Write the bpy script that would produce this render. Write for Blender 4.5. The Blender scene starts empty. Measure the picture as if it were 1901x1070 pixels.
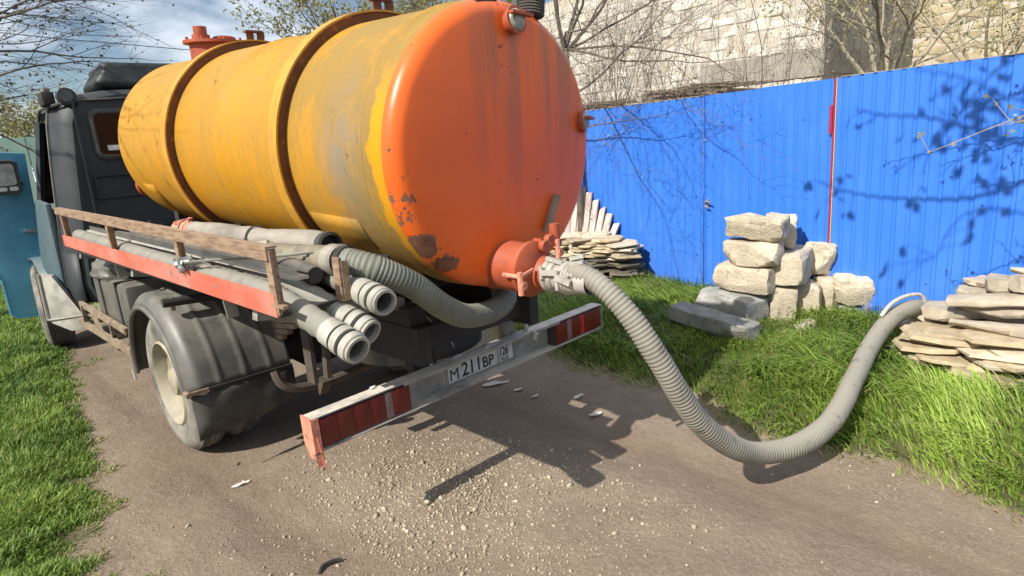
import bpy, bmesh, math, random
import numpy as np
from mathutils import Vector, Matrix, Quaternion, noise

random.seed(7)
RNG = np.random.default_rng(11)
S = bpy.context.scene
COL = S.collection
PI = math.pi

# ------------------------------------------------------------------ camera
cd = bpy.data.cameras.new('camera')
cd.sensor_width = 36.0
cd.lens = 36.0 * 1127.4 / 1901.0
cd.clip_start, cd.clip_end = 0.05, 2000.0
cam = bpy.data.objects.new('camera', cd)
COL.objects.link(cam)
_f = Vector((0.6797038553, 0.6948917230, -0.2347938721))
_r = Vector((0.6993254180, -0.7105007791, -0.0783109359))
_u = Vector((0.2212388502, 0.1109690777, 0.9688855634))
cam.matrix_world = Matrix(((_r.x, _u.x, -_f.x, -2.0619), (_r.y, _u.y, -_f.y, -2.4427), (_r.z, _u.z, -_f.z, 1.8432), (0, 0, 0, 1)))
S.camera = cam

# ------------------------------------------------------------------ light
TO_SUN = Vector((-0.744, 0.0, 0.664)).normalized()
S.view_settings.view_transform = 'Standard'
S.view_settings.look = 'None'
S.view_settings.gamma = 1.0
S.view_settings.use_curve_mapping = False
S.view_settings.exposure = 0.5
sd = bpy.data.lights.new('sun', 'SUN')
sd.energy = 5.0
sd.angle = math.radians(0.5)
sd.color = (1.0, 0.955, 0.88)
sun = bpy.data.objects.new('sun', sd)
COL.objects.link(sun)
sun.rotation_euler = TO_SUN.to_track_quat('Z', 'Y').to_euler()
sun.location = (-20, -2, 18)
W = bpy.data.worlds.new('World')
S.world = W
W.use_nodes = True
wn, wl = W.node_tree.nodes, W.node_tree.links
wn.clear()


def wnode(t, **k):
    n = wn.new(t)
    for a, b in k.items():
        setattr(n, a, b)
    return n


sky = wnode('ShaderNodeTexSky', sky_type='NISHITA', sun_disc=False)
sky.sun_elevation = math.asin(TO_SUN.z)
sky.sun_rotation = math.atan2(TO_SUN.x, TO_SUN.y)
sky.air_density, sky.dust_density, sky.ozone_density = 1.0, 0.6, 1.5
tc = wnode('ShaderNodeTexCoord')
mp = wnode('ShaderNodeMapping')
mp.inputs['Scale'].default_value = (1.0, 1.0, 2.6)
mp.inputs['Location'].default_value = (0.35, 0.0, 0.2)
n1 = wnode('ShaderNodeTexNoise')
n1.inputs['Scale'].default_value = 2.3
n1.inputs['Detail'].default_value = 9
n1.inputs['Roughness'].default_value = 0.56
n1.inputs['Distortion'].default_value = 0.25
cr = wnode('ShaderNodeValToRGB')
cr.color_ramp.elements[0].position = 0.38
cr.color_ramp.elements[0].color = (0, 0, 0, 1)
cr.color_ramp.elements[1].position = 0.53
cr.color_ramp.elements[1].color = (1, 1, 1, 1)
n2 = wnode('ShaderNodeTexNoise')
n2.inputs['Scale'].default_value = 4.5
n2.inputs['Detail'].default_value = 6
cc = wnode('ShaderNodeValToRGB')
cc.color_ramp.elements[0].position = 0.3
cc.color_ramp.elements[0].color = (7.2, 8.3, 9.9, 1)
cc.color_ramp.elements[1].position = 0.7
cc.color_ramp.elements[1].color = (12.0, 12.2, 12.5, 1)
mx = wnode('ShaderNodeMix', data_type='RGBA')
bg = wnode('ShaderNodeBackground')
bg.inputs['Strength'].default_value = 0.075
wo = wnode('ShaderNodeOutputWorld')
wl.new(tc.outputs['Generated'], mp.inputs['Vector'])
wl.new(mp.outputs['Vector'], n1.inputs['Vector'])
wl.new(mp.outputs['Vector'], n2.inputs['Vector'])
wl.new(n1.outputs['Fac'], cr.inputs['Fac'])
wl.new(n2.outputs['Fac'], cc.inputs['Fac'])
wl.new(cr.outputs['Color'], mx.inputs['Factor'])
wl.new(sky.outputs['Color'], mx.inputs['A'])
wl.new(cc.outputs['Color'], mx.inputs['B'])
wl.new(mx.outputs['Result'], bg.inputs['Color'])
wl.new(bg.outputs['Background'], wo.inputs['Surface'])


# ------------------------------------------------------------------ materials
class NT:
    def __init__(s, name):
        m = bpy.data.materials.new(name)
        m.use_nodes = True
        s.m, s.n, s.l = m, m.node_tree.nodes, m.node_tree.links
        s.b = s.n['Principled BSDF']
        s.tc = s.n.new('ShaderNodeTexCoord')

    def link(s, a, b):
        s.l.new(a, b)

    def mapped(s, scale=(1, 1, 1), rot=(0, 0, 0), coord='Object', rnd=False):
        mp = s.n.new('ShaderNodeMapping')
        mp.inputs['Scale'].default_value = scale
        mp.inputs['Rotation'].default_value = rot
        src = s.tc.outputs[coord]
        if rnd:
            oi = s.n.new('ShaderNodeObjectInfo')
            mu = s.math('MULTIPLY', oi.outputs['Random'], 37.0)
            va = s.n.new('ShaderNodeVectorMath')
            va.operation = 'ADD'
            s.link(src, va.inputs[0])
            s.link(mu, va.inputs[1])
            src = va.outputs[0]
        s.link(src, mp.inputs['Vector'])
        return mp.outputs['Vector']

    def noise(s, vec, scale, detail=5, rough=.55, dist=0.0):
        n = s.n.new('ShaderNodeTexNoise')
        n.inputs['Scale'].default_value = scale
        n.inputs['Detail'].default_value = detail
        n.inputs['Roughness'].default_value = rough
        n.inputs['Distortion'].default_value = dist
        if vec is not None:
            s.link(vec, n.inputs['Vector'])
        return n.outputs['Fac']

    def ramp(s, fac, a, b, ca=0.0, cb=1.0):
        r = s.n.new('ShaderNodeMapRange')
        r.inputs['From Min'].default_value = a
        r.inputs['From Max'].default_value = b
        r.inputs['To Min'].default_value = ca
        r.inputs['To Max'].default_value = cb
        s.link(fac, r.inputs['Value'])
        return r.outputs['Result']

    def math(s, op, a, b=0.0):
        m = s.n.new('ShaderNodeMath')
        m.operation = op
        for i, x in enumerate((a, b)):
            if isinstance(x, (int, float)):
                m.inputs[i].default_value = x
            else:
                s.link(x, m.inputs[i])
        return m.outputs[0]

    def mix(s, f, a, b):
        m = s.n.new('ShaderNodeMix')
        m.data_type = 'RGBA'
        for k, x in (('Factor', f), ('A', a), ('B', b)):
            if isinstance(x, (int, float)):
                m.inputs[k].default_value = x
            elif isinstance(x, tuple):
                m.inputs[k].default_value = (*x, 1) if len(x) == 3 else x
            else:
                s.link(x, m.inputs[k])
        return m.outputs['Result']

    def sphere(s, c, r0, r1, scale=(1, 1, 1)):
        """1 inside r0 falling to 0 at r1 about an object-space point."""
        v = s.n.new('ShaderNodeVectorMath')
        v.operation = 'SUBTRACT'
        s.link(s.tc.outputs['Object'], v.inputs[0])
        v.inputs[1].default_value = c
        v2 = s.n.new('ShaderNodeVectorMath')
        v2.operation = 'MULTIPLY'
        s.link(v.outputs[0], v2.inputs[0])
        v2.inputs[1].default_value = scale
        v3 = s.n.new('ShaderNodeVectorMath')
        v3.operation = 'LENGTH'
        s.link(v2.outputs[0], v3.inputs[0])
        return s.ramp(v3.outputs['Value'], r0, r1, 1.0, 0.0)

    def xyz(s, coord='Object'):
        x = s.n.new('ShaderNodeSeparateXYZ')
        s.link(s.tc.outputs[coord], x.inputs[0])
        return x.outputs

    def bump(s, h, strength=.3, dist=.01):
        b = s.n.new('ShaderNodeBump')
        b.inputs['Strength'].default_value = strength
        b.inputs['Distance'].default_value = dist
        s.link(h, b.inputs['Height'])
        s.link(b.outputs['Normal'], s.b.inputs['Normal'])

    def out(s, col, rough=.6, metal=0.0, spec=None):
        if isinstance(col, tuple):
            s.b.inputs['Base Color'].default_value = (*col, 1)
        else:
            s.link(col, s.b.inputs['Base Color'])
        if isinstance(rough, (int, float)):
            s.b.inputs['Roughness'].default_value = rough
        else:
            s.link(rough, s.b.inputs['Roughness'])
        s.b.inputs['Metallic'].default_value = metal
        if spec is not None:
            s.b.inputs['Specular IOR Level'].default_value = spec
        return s.m

    def updust(s, lo=.2, hi=.9):
        g = s.n.new('ShaderNodeNewGeometry')
        x = s.n.new('ShaderNodeSeparateXYZ')
        s.link(g.outputs['Normal'], x.inputs[0])
        return s.ramp(x.outputs[2], lo, hi)


DUST = (.30, .26, .20)


def mat(name, c1, c2=None, scale=6, lo=.35, hi=.65, rough=.6, metal=0.0, bump=0.0, bscale=60, bdist=.004, stretch=(1, 1, 1), dust=0.0, dcol=DUST, rnd=False, spec=None, specks=None):
    t = NT(name)
    v = t.mapped(stretch, rnd=rnd)
    col = c1
    if c2 is not None:
        col = t.mix(t.ramp(t.noise(v, scale, 7, .6), lo, hi), c1, c2)
    if specks is not None:
        sc, a, b, c = specks
        col = t.mix(t.ramp(t.noise(v, sc, 4, .6), a, b), col, c)
    if dust > 0:
        n = t.ramp(t.noise(t.mapped(), 5, 8, .65), .3, .75)
        u = t.math('MAXIMUM', t.updust(), .25)
        col = t.mix(t.math('MULTIPLY', t.math('MULTIPLY', n, u), dust), col, dcol)
    if rnd:
        oi = t.n.new('ShaderNodeObjectInfo')
        h = t.n.new('ShaderNodeHueSaturation')
        t.link(t.ramp(oi.outputs['Random'], 0, 1, .8, 1.18), h.inputs['Value'])
        if isinstance(col, tuple):
            h.inputs['Color'].default_value = (*col, 1)
        else:
            t.link(col, h.inputs['Color'])
        col = h.outputs['Color']
    if bump > 0:
        t.bump(t.noise(v, bscale, 6, .6), bump, bdist)
    return t.out(col, rough, metal, spec)


M = {}
M['cab'] = mat('cab_shaded_paint', (.016, .019, .022), (.028, .032, .034), 4, rough=.6, dust=.25, dcol=(.075, .077, .075), bump=.04, bscale=30)  # darker copy of the body paint: rear wall's shade and dirt coloured in
M['cab_side'] = mat('cab_lit_paint', (.030, .070, .092), (.06, .09, .10), 5, rough=.55, dust=.5, dcol=(.24, .25, .23), stretch=(1, 1, .4))  # lighter copy of the body paint for the lit side
M['blue_door'] = mat('blue_paint', (.075, .275, .42), (.10, .32, .47), 9, rough=.5, specks=(26, .62, .72, (.10, .22, .31)), bump=.05, bscale=14)
M['rubber'] = mat('rubber', (.022, .022, .022), (.05, .047, .043), 7, rough=.8, dust=.5)
M['tyre'] = mat('tyre_rubber', (.06, .057, .052), (.27, .245, .20), 5, .30, .68, rough=.9, bump=.15, bscale=90)
def tyre_mat():
    t = NT('tyre_rubber')
    v = t.mapped()
    n = t.ramp(t.noise(v, 5, 7, .6), .30, .68)
    x = t.n.new('ShaderNodeSeparateXYZ')
    t.link(t.tc.outputs['Normal'], x.inputs[0])
    side = t.ramp(t.math('ABSOLUTE', x.outputs[0]), .45, .8, .12, 1.0)  # tread coloured darker for its shade, dust left to the sidewalls
    c = t.mix(t.math('MULTIPLY', n, side), (.05, .047, .043), (.27, .245, .20))
    t.bump(t.noise(v, 90, 5, .6), .15, .004)
    return t.out(c, .9)


M['tyre'] = tyre_mat()
M['rim'] = mat('rim_paint', (.36, .32, .22), (.20, .175, .13), 7, .35, .7, rough=.65, dust=.3)
M['plastic'] = mat('mudguard_plastic', (.045, .045, .043), (.115, .105, .088), 3.5, .35, .7, rough=.5, dust=.95, dcol=(.31, .285, .235), bump=.06, bscale=30)
M['flap'] = mat('flap_rubber', (.028, .027, .025), (.10, .092, .078), 4, .4, .75, rough=.8, bump=.1, bscale=25)
M['chassis'] = mat('chassis_steel', (.015, .014, .013), (.03, .026, .022), 6, rough=.85, dust=.2, dcol=(.10, .085, .07))
M['rusty'] = mat('rusty_steel', (.25, .19, .13), (.11, .06, .032), 9, .42, .7, rough=.75, dust=.4, dcol=(.40, .34, .25), bump=.1)
M['rail_wood'] = mat('faded_rail', (.30, .205, .13), (.15, .085, .05), 14, .4, .66, rough=.8, stretch=(4, .5, 4), bump=.2)
M['red_beam'] = mat('faded_red_paint', (.52, .105, .062), (.50, .20, .15), 5, .38, .66, rough=.6, specks=(17, .60, .70, (.25, .15, .11)), stretch=(1, .5, 1))
M['orange_steel'] = mat('orange_paint_small', (.37, .066, .019), (.24, .046, .018), 12, .4, .7, rough=.6, specks=(30, .66, .72, (.10, .05, .03)), dust=.25)
M['step_dust'] = mat('dusty_step', (.40, .375, .32), (.24, .225, .19), 9, rough=.85, bump=.1)
M['rust_dark'] = mat('dark_rust', (.075, .055, .042), (.045, .032, .025), 8, rough=.8, dust=.35, dcol=(.2, .17, .13))
M['salmon'] = mat('faded_orange_paint', (.68, .27, .17), (.45, .16, .10), 20, .4, .65, rough=.7, specks=(45, .6, .66, (.12, .07, .05)))
M['bumper'] = mat('bumper_steel', (.085, .085, .08), (.22, .21, .19), 7, .38, .7, rough=.6, dust=1.9, dcol=(.60, .55, .46), bump=.08)
M['alu'] = mat('aluminium', (.47, .445, .39), (.33, .305, .26), 18, rough=.5, metal=.1, dust=.3, bump=.08, bscale=70)
M['hose_grey'] = mat('hose_grey', (.225, .212, .178), (.15, .14, .118), 8, rough=.7, dust=.35, dcol=(.38, .35, .28))
M['hose_dark'] = mat('hose_dark', (.16, .17, .13), (.10, .105, .085), 9, rough=.6, dust=.45, dcol=(.33, .31, .25))
M['hose_cloth'] = mat('hose_cloth', (.31, .28, .23), (.18, .16, .13), 11, rough=.95, bump=.4, bscale=120, stretch=(1, .3, 1))
M['hose_brown'] = mat('hose_brown', (.22, .19, .13), (.13, .11, .08), 14, rough=.8, dust=.3)
M['white_ring'] = mat('white_plastic', (.39, .37, .32), (.25, .235, .195), 12, rough=.6, specks=(40, .64, .7, (.25, .23, .2)))
M['pipe_in'] = mat('pipe_inside', (.16, .16, .15), (.10, .10, .09), 10, rough=.8)
M['steel'] = mat('bright_steel', (.45, .46, .46), (.25, .26, .26), 14, rough=.4, metal=.6)
M['glass'] = mat('dusty_glass', (.17, .165, .14), (.30, .285, .24), 16, rough=.25, dust=.3)
M['dark_glass'] = mat('cab_window_glass', (.022, .008, .007), (.035, .012, .01), 3, rough=.12)
M['plain_white'] = mat('reflection_and_leaf_white', (.62, .62, .60), rough=.5)
M['red_lens'] = mat('red_lens', (.085, .006, .007), (.13, .008, .008), 18, rough=.22, bump=.35, bscale=60, stretch=(3, 1, .1))
M['red_bright'] = mat('red_reflector', (.48, .02, .03), (.30, .012, .015), 24, rough=.2)
M['amber_lens'] = mat('amber_lens', (.105, .012, .006), (.085, .008, .006), 18, rough=.25)
M['clear_lens'] = mat('clear_lens', (.19, .15, .14), (.13, .075, .075), 20, rough=.25)
M['plate'] = mat('plate_white', (.50, .50, .47), (.34, .335, .31), 16, rough=.5)
M['plate_ink'] = mat('plate_black', (.012, .012, .012), rough=.6)
M['cloth_black'] = mat('black_cover', (.012, .015, .014), (.028, .034, .030), 7, rough=.55, bump=.35, bscale=18, bdist=.02)
M['stone'] = mat('cut_limestone', (.53, .46, .345), (.37, .31, .225), 6, .35, .68, rough=.95, bump=.9, bscale=42, bdist=.012, rnd=True, specks=(26, .6, .68, (.27, .23, .17)))
M['stone_shade_grey'] = mat('shade_grey_limestone', (.33, .32, .295), (.22, .21, .19), 8, rough=.95, bump=.9, bscale=42, bdist=.012, rnd=True, specks=(22, .6, .7, (.12, .115, .105)))  # grey copy of the cut limestone with the tank's shadow put in
M['flag_tan'] = mat('tan_flagstone', (.50, .405, .26), (.33, .255, .155), 9, rough=.95, bump=.7, bscale=50, bdist=.006, rnd=True)
M['flag_pale'] = mat('pale_flagstone', (.54, .47, .35), (.38, .32, .225), 9, rough=.95, bump=.7, bscale=50, bdist=.006, rnd=True)
M['flag_dark'] = mat('dark_flagstone', (.085, .075, .058), (.15, .125, .09), 9, rough=.95, bump=.7, bscale=50, bdist=.006, rnd=True)
M['slab_grey'] = mat('grey_slab', (.43, .365, .275), (.29, .245, .185), 9, rough=.95, bump=.5, bscale=60, bdist=.005, rnd=True)
M['plank'] = mat('weathered_plank', (.58, .49, .44), (.40, .31, .27), 9, rough=.9, bump=.4, stretch=(3, 3, .4), rnd=True)
M['bark'] = mat('bark', (.075, .058, .045), (.15, .12, .095), 16, rough=.95, bump=.6, bscale=40)
M['twig_grey'] = mat('grey_twigs', (.17, .145, .12), (.10, .08, .065), 8, rough=.95)
M['twig_pale'] = mat('pale_twigs', (.36, .31, .21), (.23, .19, .13), 8, rough=.95)
M['house_block'] = mat('house_block', (.60, .56, .475), (.45, .415, .345), 5, .36, .68, rough=.95, bump=.9, bscale=16, bdist=.02, rnd=True)
M['house_shade'] = mat('house_shade_block', (.36, .335, .29), (.27, .25, .215), 6, rough=.95, bump=.7, bscale=16, bdist=.012, rnd=True)  # same blocks darkened: shade of the wing wall put into the colour
M['house_tan'] = mat('house_tan_block', (.45, .37, .24), (.33, .265, .17), 6, rough=.95, bump=.7, bscale=14, bdist=.015, rnd=True)
M['mortar'] = mat('mortar', (.50, .45, .365), (.38, .335, .265), 8, rough=1.0)
M['concrete'] = mat('concrete_belt', (.33, .30, .25), (.24, .215, .18), 4, rough=.95, bump=.3, bscale=20)
M['shed'] = mat('shed_wall', (.24, .17, .12), (.16, .115, .08), 5, rough=.95)
M['timber'] = mat('old_timber', (.25, .19, .13), (.15, .11, .08), 7, rough=.9, bump=.2)
M['turq'] = mat('turquoise_paint', (.36, .55, .47), (.44, .58, .48), 3, rough=.7)
M['red_strip'] = mat('red_strip', (.30, .018, .06), rough=.5)
M['yellow_strip'] = mat('yellow_strip', (.55, .42, .30), rough=.5)
M['rope'] = mat('white_plastic_loop', (.52, .48, .38), (.38, .34, .26), 20, rough=.7)
M['cable'] = mat('cable_black', (.03, .03, .03), rough=.7)
M['paper'] = mat('paper_scrap', (.62, .55, .48), (.5, .43, .37), 20, rough=.9)
M['burnt'] = mat('charred_stick', (.012, .011, .01), (.03, .026, .022), 20, rough=.9)
M['weed'] = mat('dry_weed', (.46, .40, .38), (.36, .30, .28), 20, rough=.95)


def leafmat(name, c1, c2, trans=.35, straw=None):
    t = NT(name)
    at = t.n.new('ShaderNodeAttribute')
    at.attribute_name = 'tint'
    col = t.mix(at.outputs['Fac'], c1, c2)
    if straw:
        col = t.mix(t.ramp(at.outputs['Fac'], 1.04, 1.1), col, straw)
    t.out(col, .55, 0, .3)
    tr = t.n.new('ShaderNodeBsdfTranslucent')
    t.link(col, tr.inputs['Color'])
    ms = t.n.new('ShaderNodeMixShader')
    ms.inputs[0].default_value = trans
    t.link(t.b.outputs[0], ms.inputs[1])
    t.link(tr.outputs[0], ms.inputs[2])
    t.link(ms.outputs[0], t.n['Material Output'].inputs['Surface'])
    return t.m


M['grass'] = leafmat('grass_blade', (.085, .170, .020), (.36, .49, .090), .35, (.42, .36, .18))
M['grass_left'] = leafmat('clover_blade', (.062, .132, .020), (.255, .36, .065), .35, (.36, .30, .15))
M['leaf'] = leafmat('young_leaf', (.13, .13, .03), (.30, .27, .09))
M['leaf_dark'] = leafmat('dark_leaf', (.05, .05, .03), (.12, .12, .05))
M['bud'] = leafmat('pale_bud', (.30, .28, .10), (.46, .42, .20))


def tank_yellow():
    t = NT('tank_yellow_paint')
    xyz = t.xyz()
    vb = t.mapped((9, 9, 1.2))                       # brush streaks that run round the barrel
    vs = t.mapped((1, 1, 1))
    base = t.mix(t.ramp(t.noise(vs, 2.2, 6, .6), .3, .7), (.56, .240, .002), (.50, .225, .004))
    base = t.mix(t.math('MULTIPLY', t.ramp(t.noise(vb, 3.2, 7, .65), .40, .66), .70), base, (.32, .19, .04))
    # weathering: greyish film, heavier on the rear third and on the top
    wy = t.ramp(xyz[1], 1.0, -.1)
    wz = t.ramp(xyz[2], 1.75, 2.45)
    film = t.math('MULTIPLY', t.ramp(t.noise(vs, 3.0, 8, .65), .26, .60), t.math('ADD', t.math('ADD', t.math('MULTIPLY', wy, .85), t.math('MULTIPLY', wz, .45)), .10))
    film = t.math('MULTIPLY', film, t.ramp(t.noise(vb, 6, 6, .6), .2, .6, .55, 1.0))
    base = t.mix(t.math('MINIMUM', film, .80), base, (.215, .150, .045))
    # one worn grey patch on the side near the rear seam, dirt below it
    nz = t.noise(vs, 7, 8, .7)
    p = t.sphere((-.63, -.02, 1.84), .02, .34, (1, 1.5, .75))
    p = t.math('MULTIPLY', p, t.ramp(nz, .35, .6))
    base = t.mix(t.math('MULTIPLY', p, .95), base, (.20, .18, .15))
    p2 = t.sphere((-.60, -.05, 1.58), .02, .36, (1, 1.0, .9))
    p2 = t.math('MULTIPLY', p2, t.ramp(t.noise(vb, 4, 8, .7), .45, .62))
    base = t.mix(t.math('MULTIPLY', p2, .8), base, (.20, .155, .07))
    # fresh yellow touch-up along the rear seam
    seam = t.ramp(t.math('ADD', xyz[1], t.math('MULTIPLY', t.math('SUBTRACT', t.noise(vs, 9, 7, .65), .5), .20)), -.248, -.266)
    seam = t.math('MULTIPLY', seam, t.ramp(xyz[2], 2.2, 2.0))
    base = t.mix(seam, base, (.56, .245, .005))
    # grime along the belly
    low = t.math('MULTIPLY', t.ramp(xyz[2], 1.62, 1.25), t.ramp(t.noise(vb, 3, 7, .65), .3, .65))
    base = t.mix(t.math('MULTIPLY', low, .72), base, (.16, .105, .035))
    sp = t.ramp(t.noise(t.mapped((1, 1, .5)), 34, 5, .6), .66, .71)
    base = t.mix(t.math('MULTIPLY', sp, .7), base, (.12, .09, .045))
    t.bump(t.noise(vb, 9, 5, .6), .10, .003)
    return t.out(base, t.ramp(film, 0, .6, .48, .72), 0, .25)


def tank_orange():
    t = NT('tank_orange_paint')
    xyz = t.xyz()
    vs = t.mapped()
    base = t.mix(t.ramp(t.noise(vs, 2.0, 6, .6), .3, .7), (.79, .138, .017), (.68, .112, .017))
    # dull run-off streaks below the top fittings
    vr = t.mapped((7, 7, .35))
    run = t.math('MULTIPLY', t.ramp(t.noise(vr, 1.6, 5, .5), .42, .58), t.math('MULTIPLY', t.ramp(xyz[2], 1.45, 2.2), t.ramp(xyz[0], -.28, -.10)))
    base = t.mix(t.math('MULTIPLY', run, .75), base, (.30, .105, .055))
    # peeled patches, lower corner
    nz = t.noise(vs, 9, 9, .72)
    nf = t.noise(vs, 24, 6, .65)
    ng = t.noise(vs, 60, 5, .7)
    a = t.math('MULTIPLY', t.sphere((-.565, -.40, 1.405), .05, .19, (1, .6, 1.15)), .55)
    a2 = t.math('MULTIPLY', t.sphere((-.44, -.40, 1.335), .02, .17, (.8, .6, 1.3)), .50)
    b = t.math('MULTIPLY', t.sphere((-.63, -.38, 1.60), .02, .27, (1.35, .6, .85)), .55)
    m = t.math('MAXIMUM', a, a2)
    pk = t.ramp(t.math('ADD', m, t.math('ADD', t.math('MULTIPLY', nz, .40), t.math('ADD', t.math('MULTIPLY', nf, .36), t.math('MULTIPLY', ng, .26)))), .86, .87)
    mb = t.math('MAXIMUM', b, m)
    pk2 = t.ramp(t.math('ADD', t.math('MULTIPLY', mb, .52), t.math('ADD', t.math('MULTIPLY', nf, .7), t.math('MULTIPLY', ng, .4))), .83, .84)
    sc = t.math('MULTIPLY', t.ramp(t.noise(vs, 15, 4, .55), .705, .715), 1.0)
    sp1 = t.math('MULTIPLY', t.sphere((.075, -.47, 1.79), .005, .05), t.ramp(nf, .40, .50))
    sp2 = t.math('MULTIPLY', t.sphere((.008, -.47, 1.808), .004, .026), t.ramp(nf, .40, .50))
    chips = t.math('MAXIMUM', t.math('MAXIMUM', pk, pk2), sc)
    col = t.mix(chips, base, t.mix(t.ramp(nf, .35, .6), (.085, .040, .026), (.19, .085, .05)))
    col = t.mix(t.math('MULTIPLY', t.math('MAXIMUM', sp1, sp2), .7), col, (.20, .06, .03))
    dirt = t.math('MULTIPLY', t.ramp(xyz[2], 1.5, 1.15), t.ramp(t.noise(vs, 4, 6, .6), .35, .7))
    col = t.mix(t.math('MULTIPLY', dirt, .45), col, (.22, .085, .045))
    dent = t.noise(vs, 2.6, 3, .5)
    t.bump(t.math('ADD', t.math('MULTIPLY', chips, -.12), t.math('MULTIPLY', dent, 1.0)), .35, .012)
    return t.out(col, t.math('ADD', .36, t.math('MULTIPLY', chips, .4)), 0, .35)


M['yellow'] = tank_yellow()
M['orange'] = tank_orange()
M['band'] = mat('band_paint', (.52, .265, .02), (.36, .17, .02), 7, .35, .7, rough=.55, stretch=(3, 3, 1))
M['band_web'] = mat('band_shade_dirt', (.17, .055, .012), (.10, .035, .012), 9, rough=.7, specks=(20, .6, .7, (.30, .12, .02)))  # web's rear face: its shade painted in as brown, with some dirt


def fence_mat():
    t = NT('fence_blue_paint')
    v = t.mapped()
    c = t.mix(t.ramp(t.noise(v, .8, 5, .6), .3, .7), (.035, .158, .60), (.044, .178, .64))
    c = t.mix(t.math('MULTIPLY', t.ramp(t.noise(t.mapped((1, 1, .25)), 7, 6, .6), .52, .75), .35), c, (.085, .235, .62))
    z = t.xyz()[2]
    d = t.math('MULTIPLY', t.ramp(z, .75, .2), t.ramp(t.noise(v, 9, 7, .65), .4, .7))
    c = t.mix(t.math('MULTIPLY', d, .4), c, (.16, .20, .33))
    return t.out(c, .42, 0, .4)


M['fence'] = fence_mat()


def ground_mat():
    t = NT('dirt_and_soil')
    v = t.mapped()
    big = t.ramp(t.noise(v, .9, 6, .6), .35, .65)
    med = t.ramp(t.noise(v, 5, 8, .65), .35, .68)
    fine = t.noise(v, 60, 6, .7)
    c = t.mix(big, (.200, .152, .107), (.262, .204, .147))
    c = t.mix(t.math('MULTIPLY', med, .6), c, (.160, .118, .084))
    c = t.mix(t.ramp(fine, .50, .74), c, (.32, .255, .19))
    c = t.mix(t.ramp(t.noise(v, 150, 3, .6), .62, .70), c, (.40, .335, .26))
    rut = t.math('MULTIPLY', t.math('MAXIMUM', t.sphere((.72, 0, 0), .05, .34, (1, 0, 0)), t.sphere((-1.05, 0, 0), .05, .30, (1, 0, 0))), t.ramp(t.noise(t.mapped((3, .5, 1)), 2.5, 6, .6), .3, .6))
    c = t.mix(t.math('MULTIPLY', rut, .75), c, t.mix(med, (.170, .122, .084), (.150, .106, .074)))
    a = t.n.new('ShaderNodeAttribute')
    a.attribute_name = 'verge'
    g = t.mix(t.ramp(t.noise(v, 8, 6, .6), .35, .65), (.050, .062, .018), (.11, .095, .048))
    f = t.ramp(t.math('ADD', a.outputs['Fac'], t.math('MULTIPLY', t.math('SUBTRACT', t.noise(v, 7, 7, .65), .5), .9)), .40, .62)
    c = t.mix(f, c, g)
    t.bump(t.math('ADD', t.math('MULTIPLY', fine, .6), t.noise(v, 22, 6, .65)), .75, .02)
    return t.out(c, .95, 0, .2)


M['ground'] = ground_mat()


def gravelmat():
    t = NT('gravel_stones')
    at = t.n.new('ShaderNodeAttribute')
    at.attribute_name = 'tint'
    c = t.mix(at.outputs['Fac'], (.22, .175, .12), (.48, .41, .31))
    return t.out(c, .9, 0, .2)


M['gravel'] = gravelmat()


# ------------------------------------------------------------------ mesh helpers
def smooth(me, ang=40):
    me.polygons.foreach_set('use_smooth', [True] * len(me.polygons))
    me.set_sharp_from_angle(angle=math.radians(ang))


def link_to(o, parent):
    COL.objects.link(o)
    if parent is not None:
        o.parent = parent
        root = parent
        off = Vector((0, 0, 0))
        while root is not None:                     # builders write scene coordinates; undo the base offset
            if root.type == 'EMPTY':
                off = root.location.copy()
            root = root.parent
        if parent.type == 'EMPTY':
            o.matrix_parent_inverse = Matrix.Translation(-off)


def mk(name, V, F, m, parent=None, sm=40):
    me = bpy.data.meshes.new(name)
    me.from_pydata([tuple(v) for v in V], [], F)
    me.materials.append(M[m] if isinstance(m, str) else m)
    me.update()
    if sm:
        smooth(me, sm)
    o = bpy.data.objects.new(name, me)
    link_to(o, parent)
    return o


def tag(o, label=None, cat=None, group=None, kind=None):
    for k, v in (('label', label), ('category', cat), ('group', group), ('kind', kind)):
        if v:
            o[k] = v
    return o


def thing(name, loc, label, cat, group=None):
    o = bpy.data.objects.new(name, None)
    o.empty_display_size = .2
    o.location = loc
    COL.objects.link(o)
    return tag(o, label, cat, group)


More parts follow.
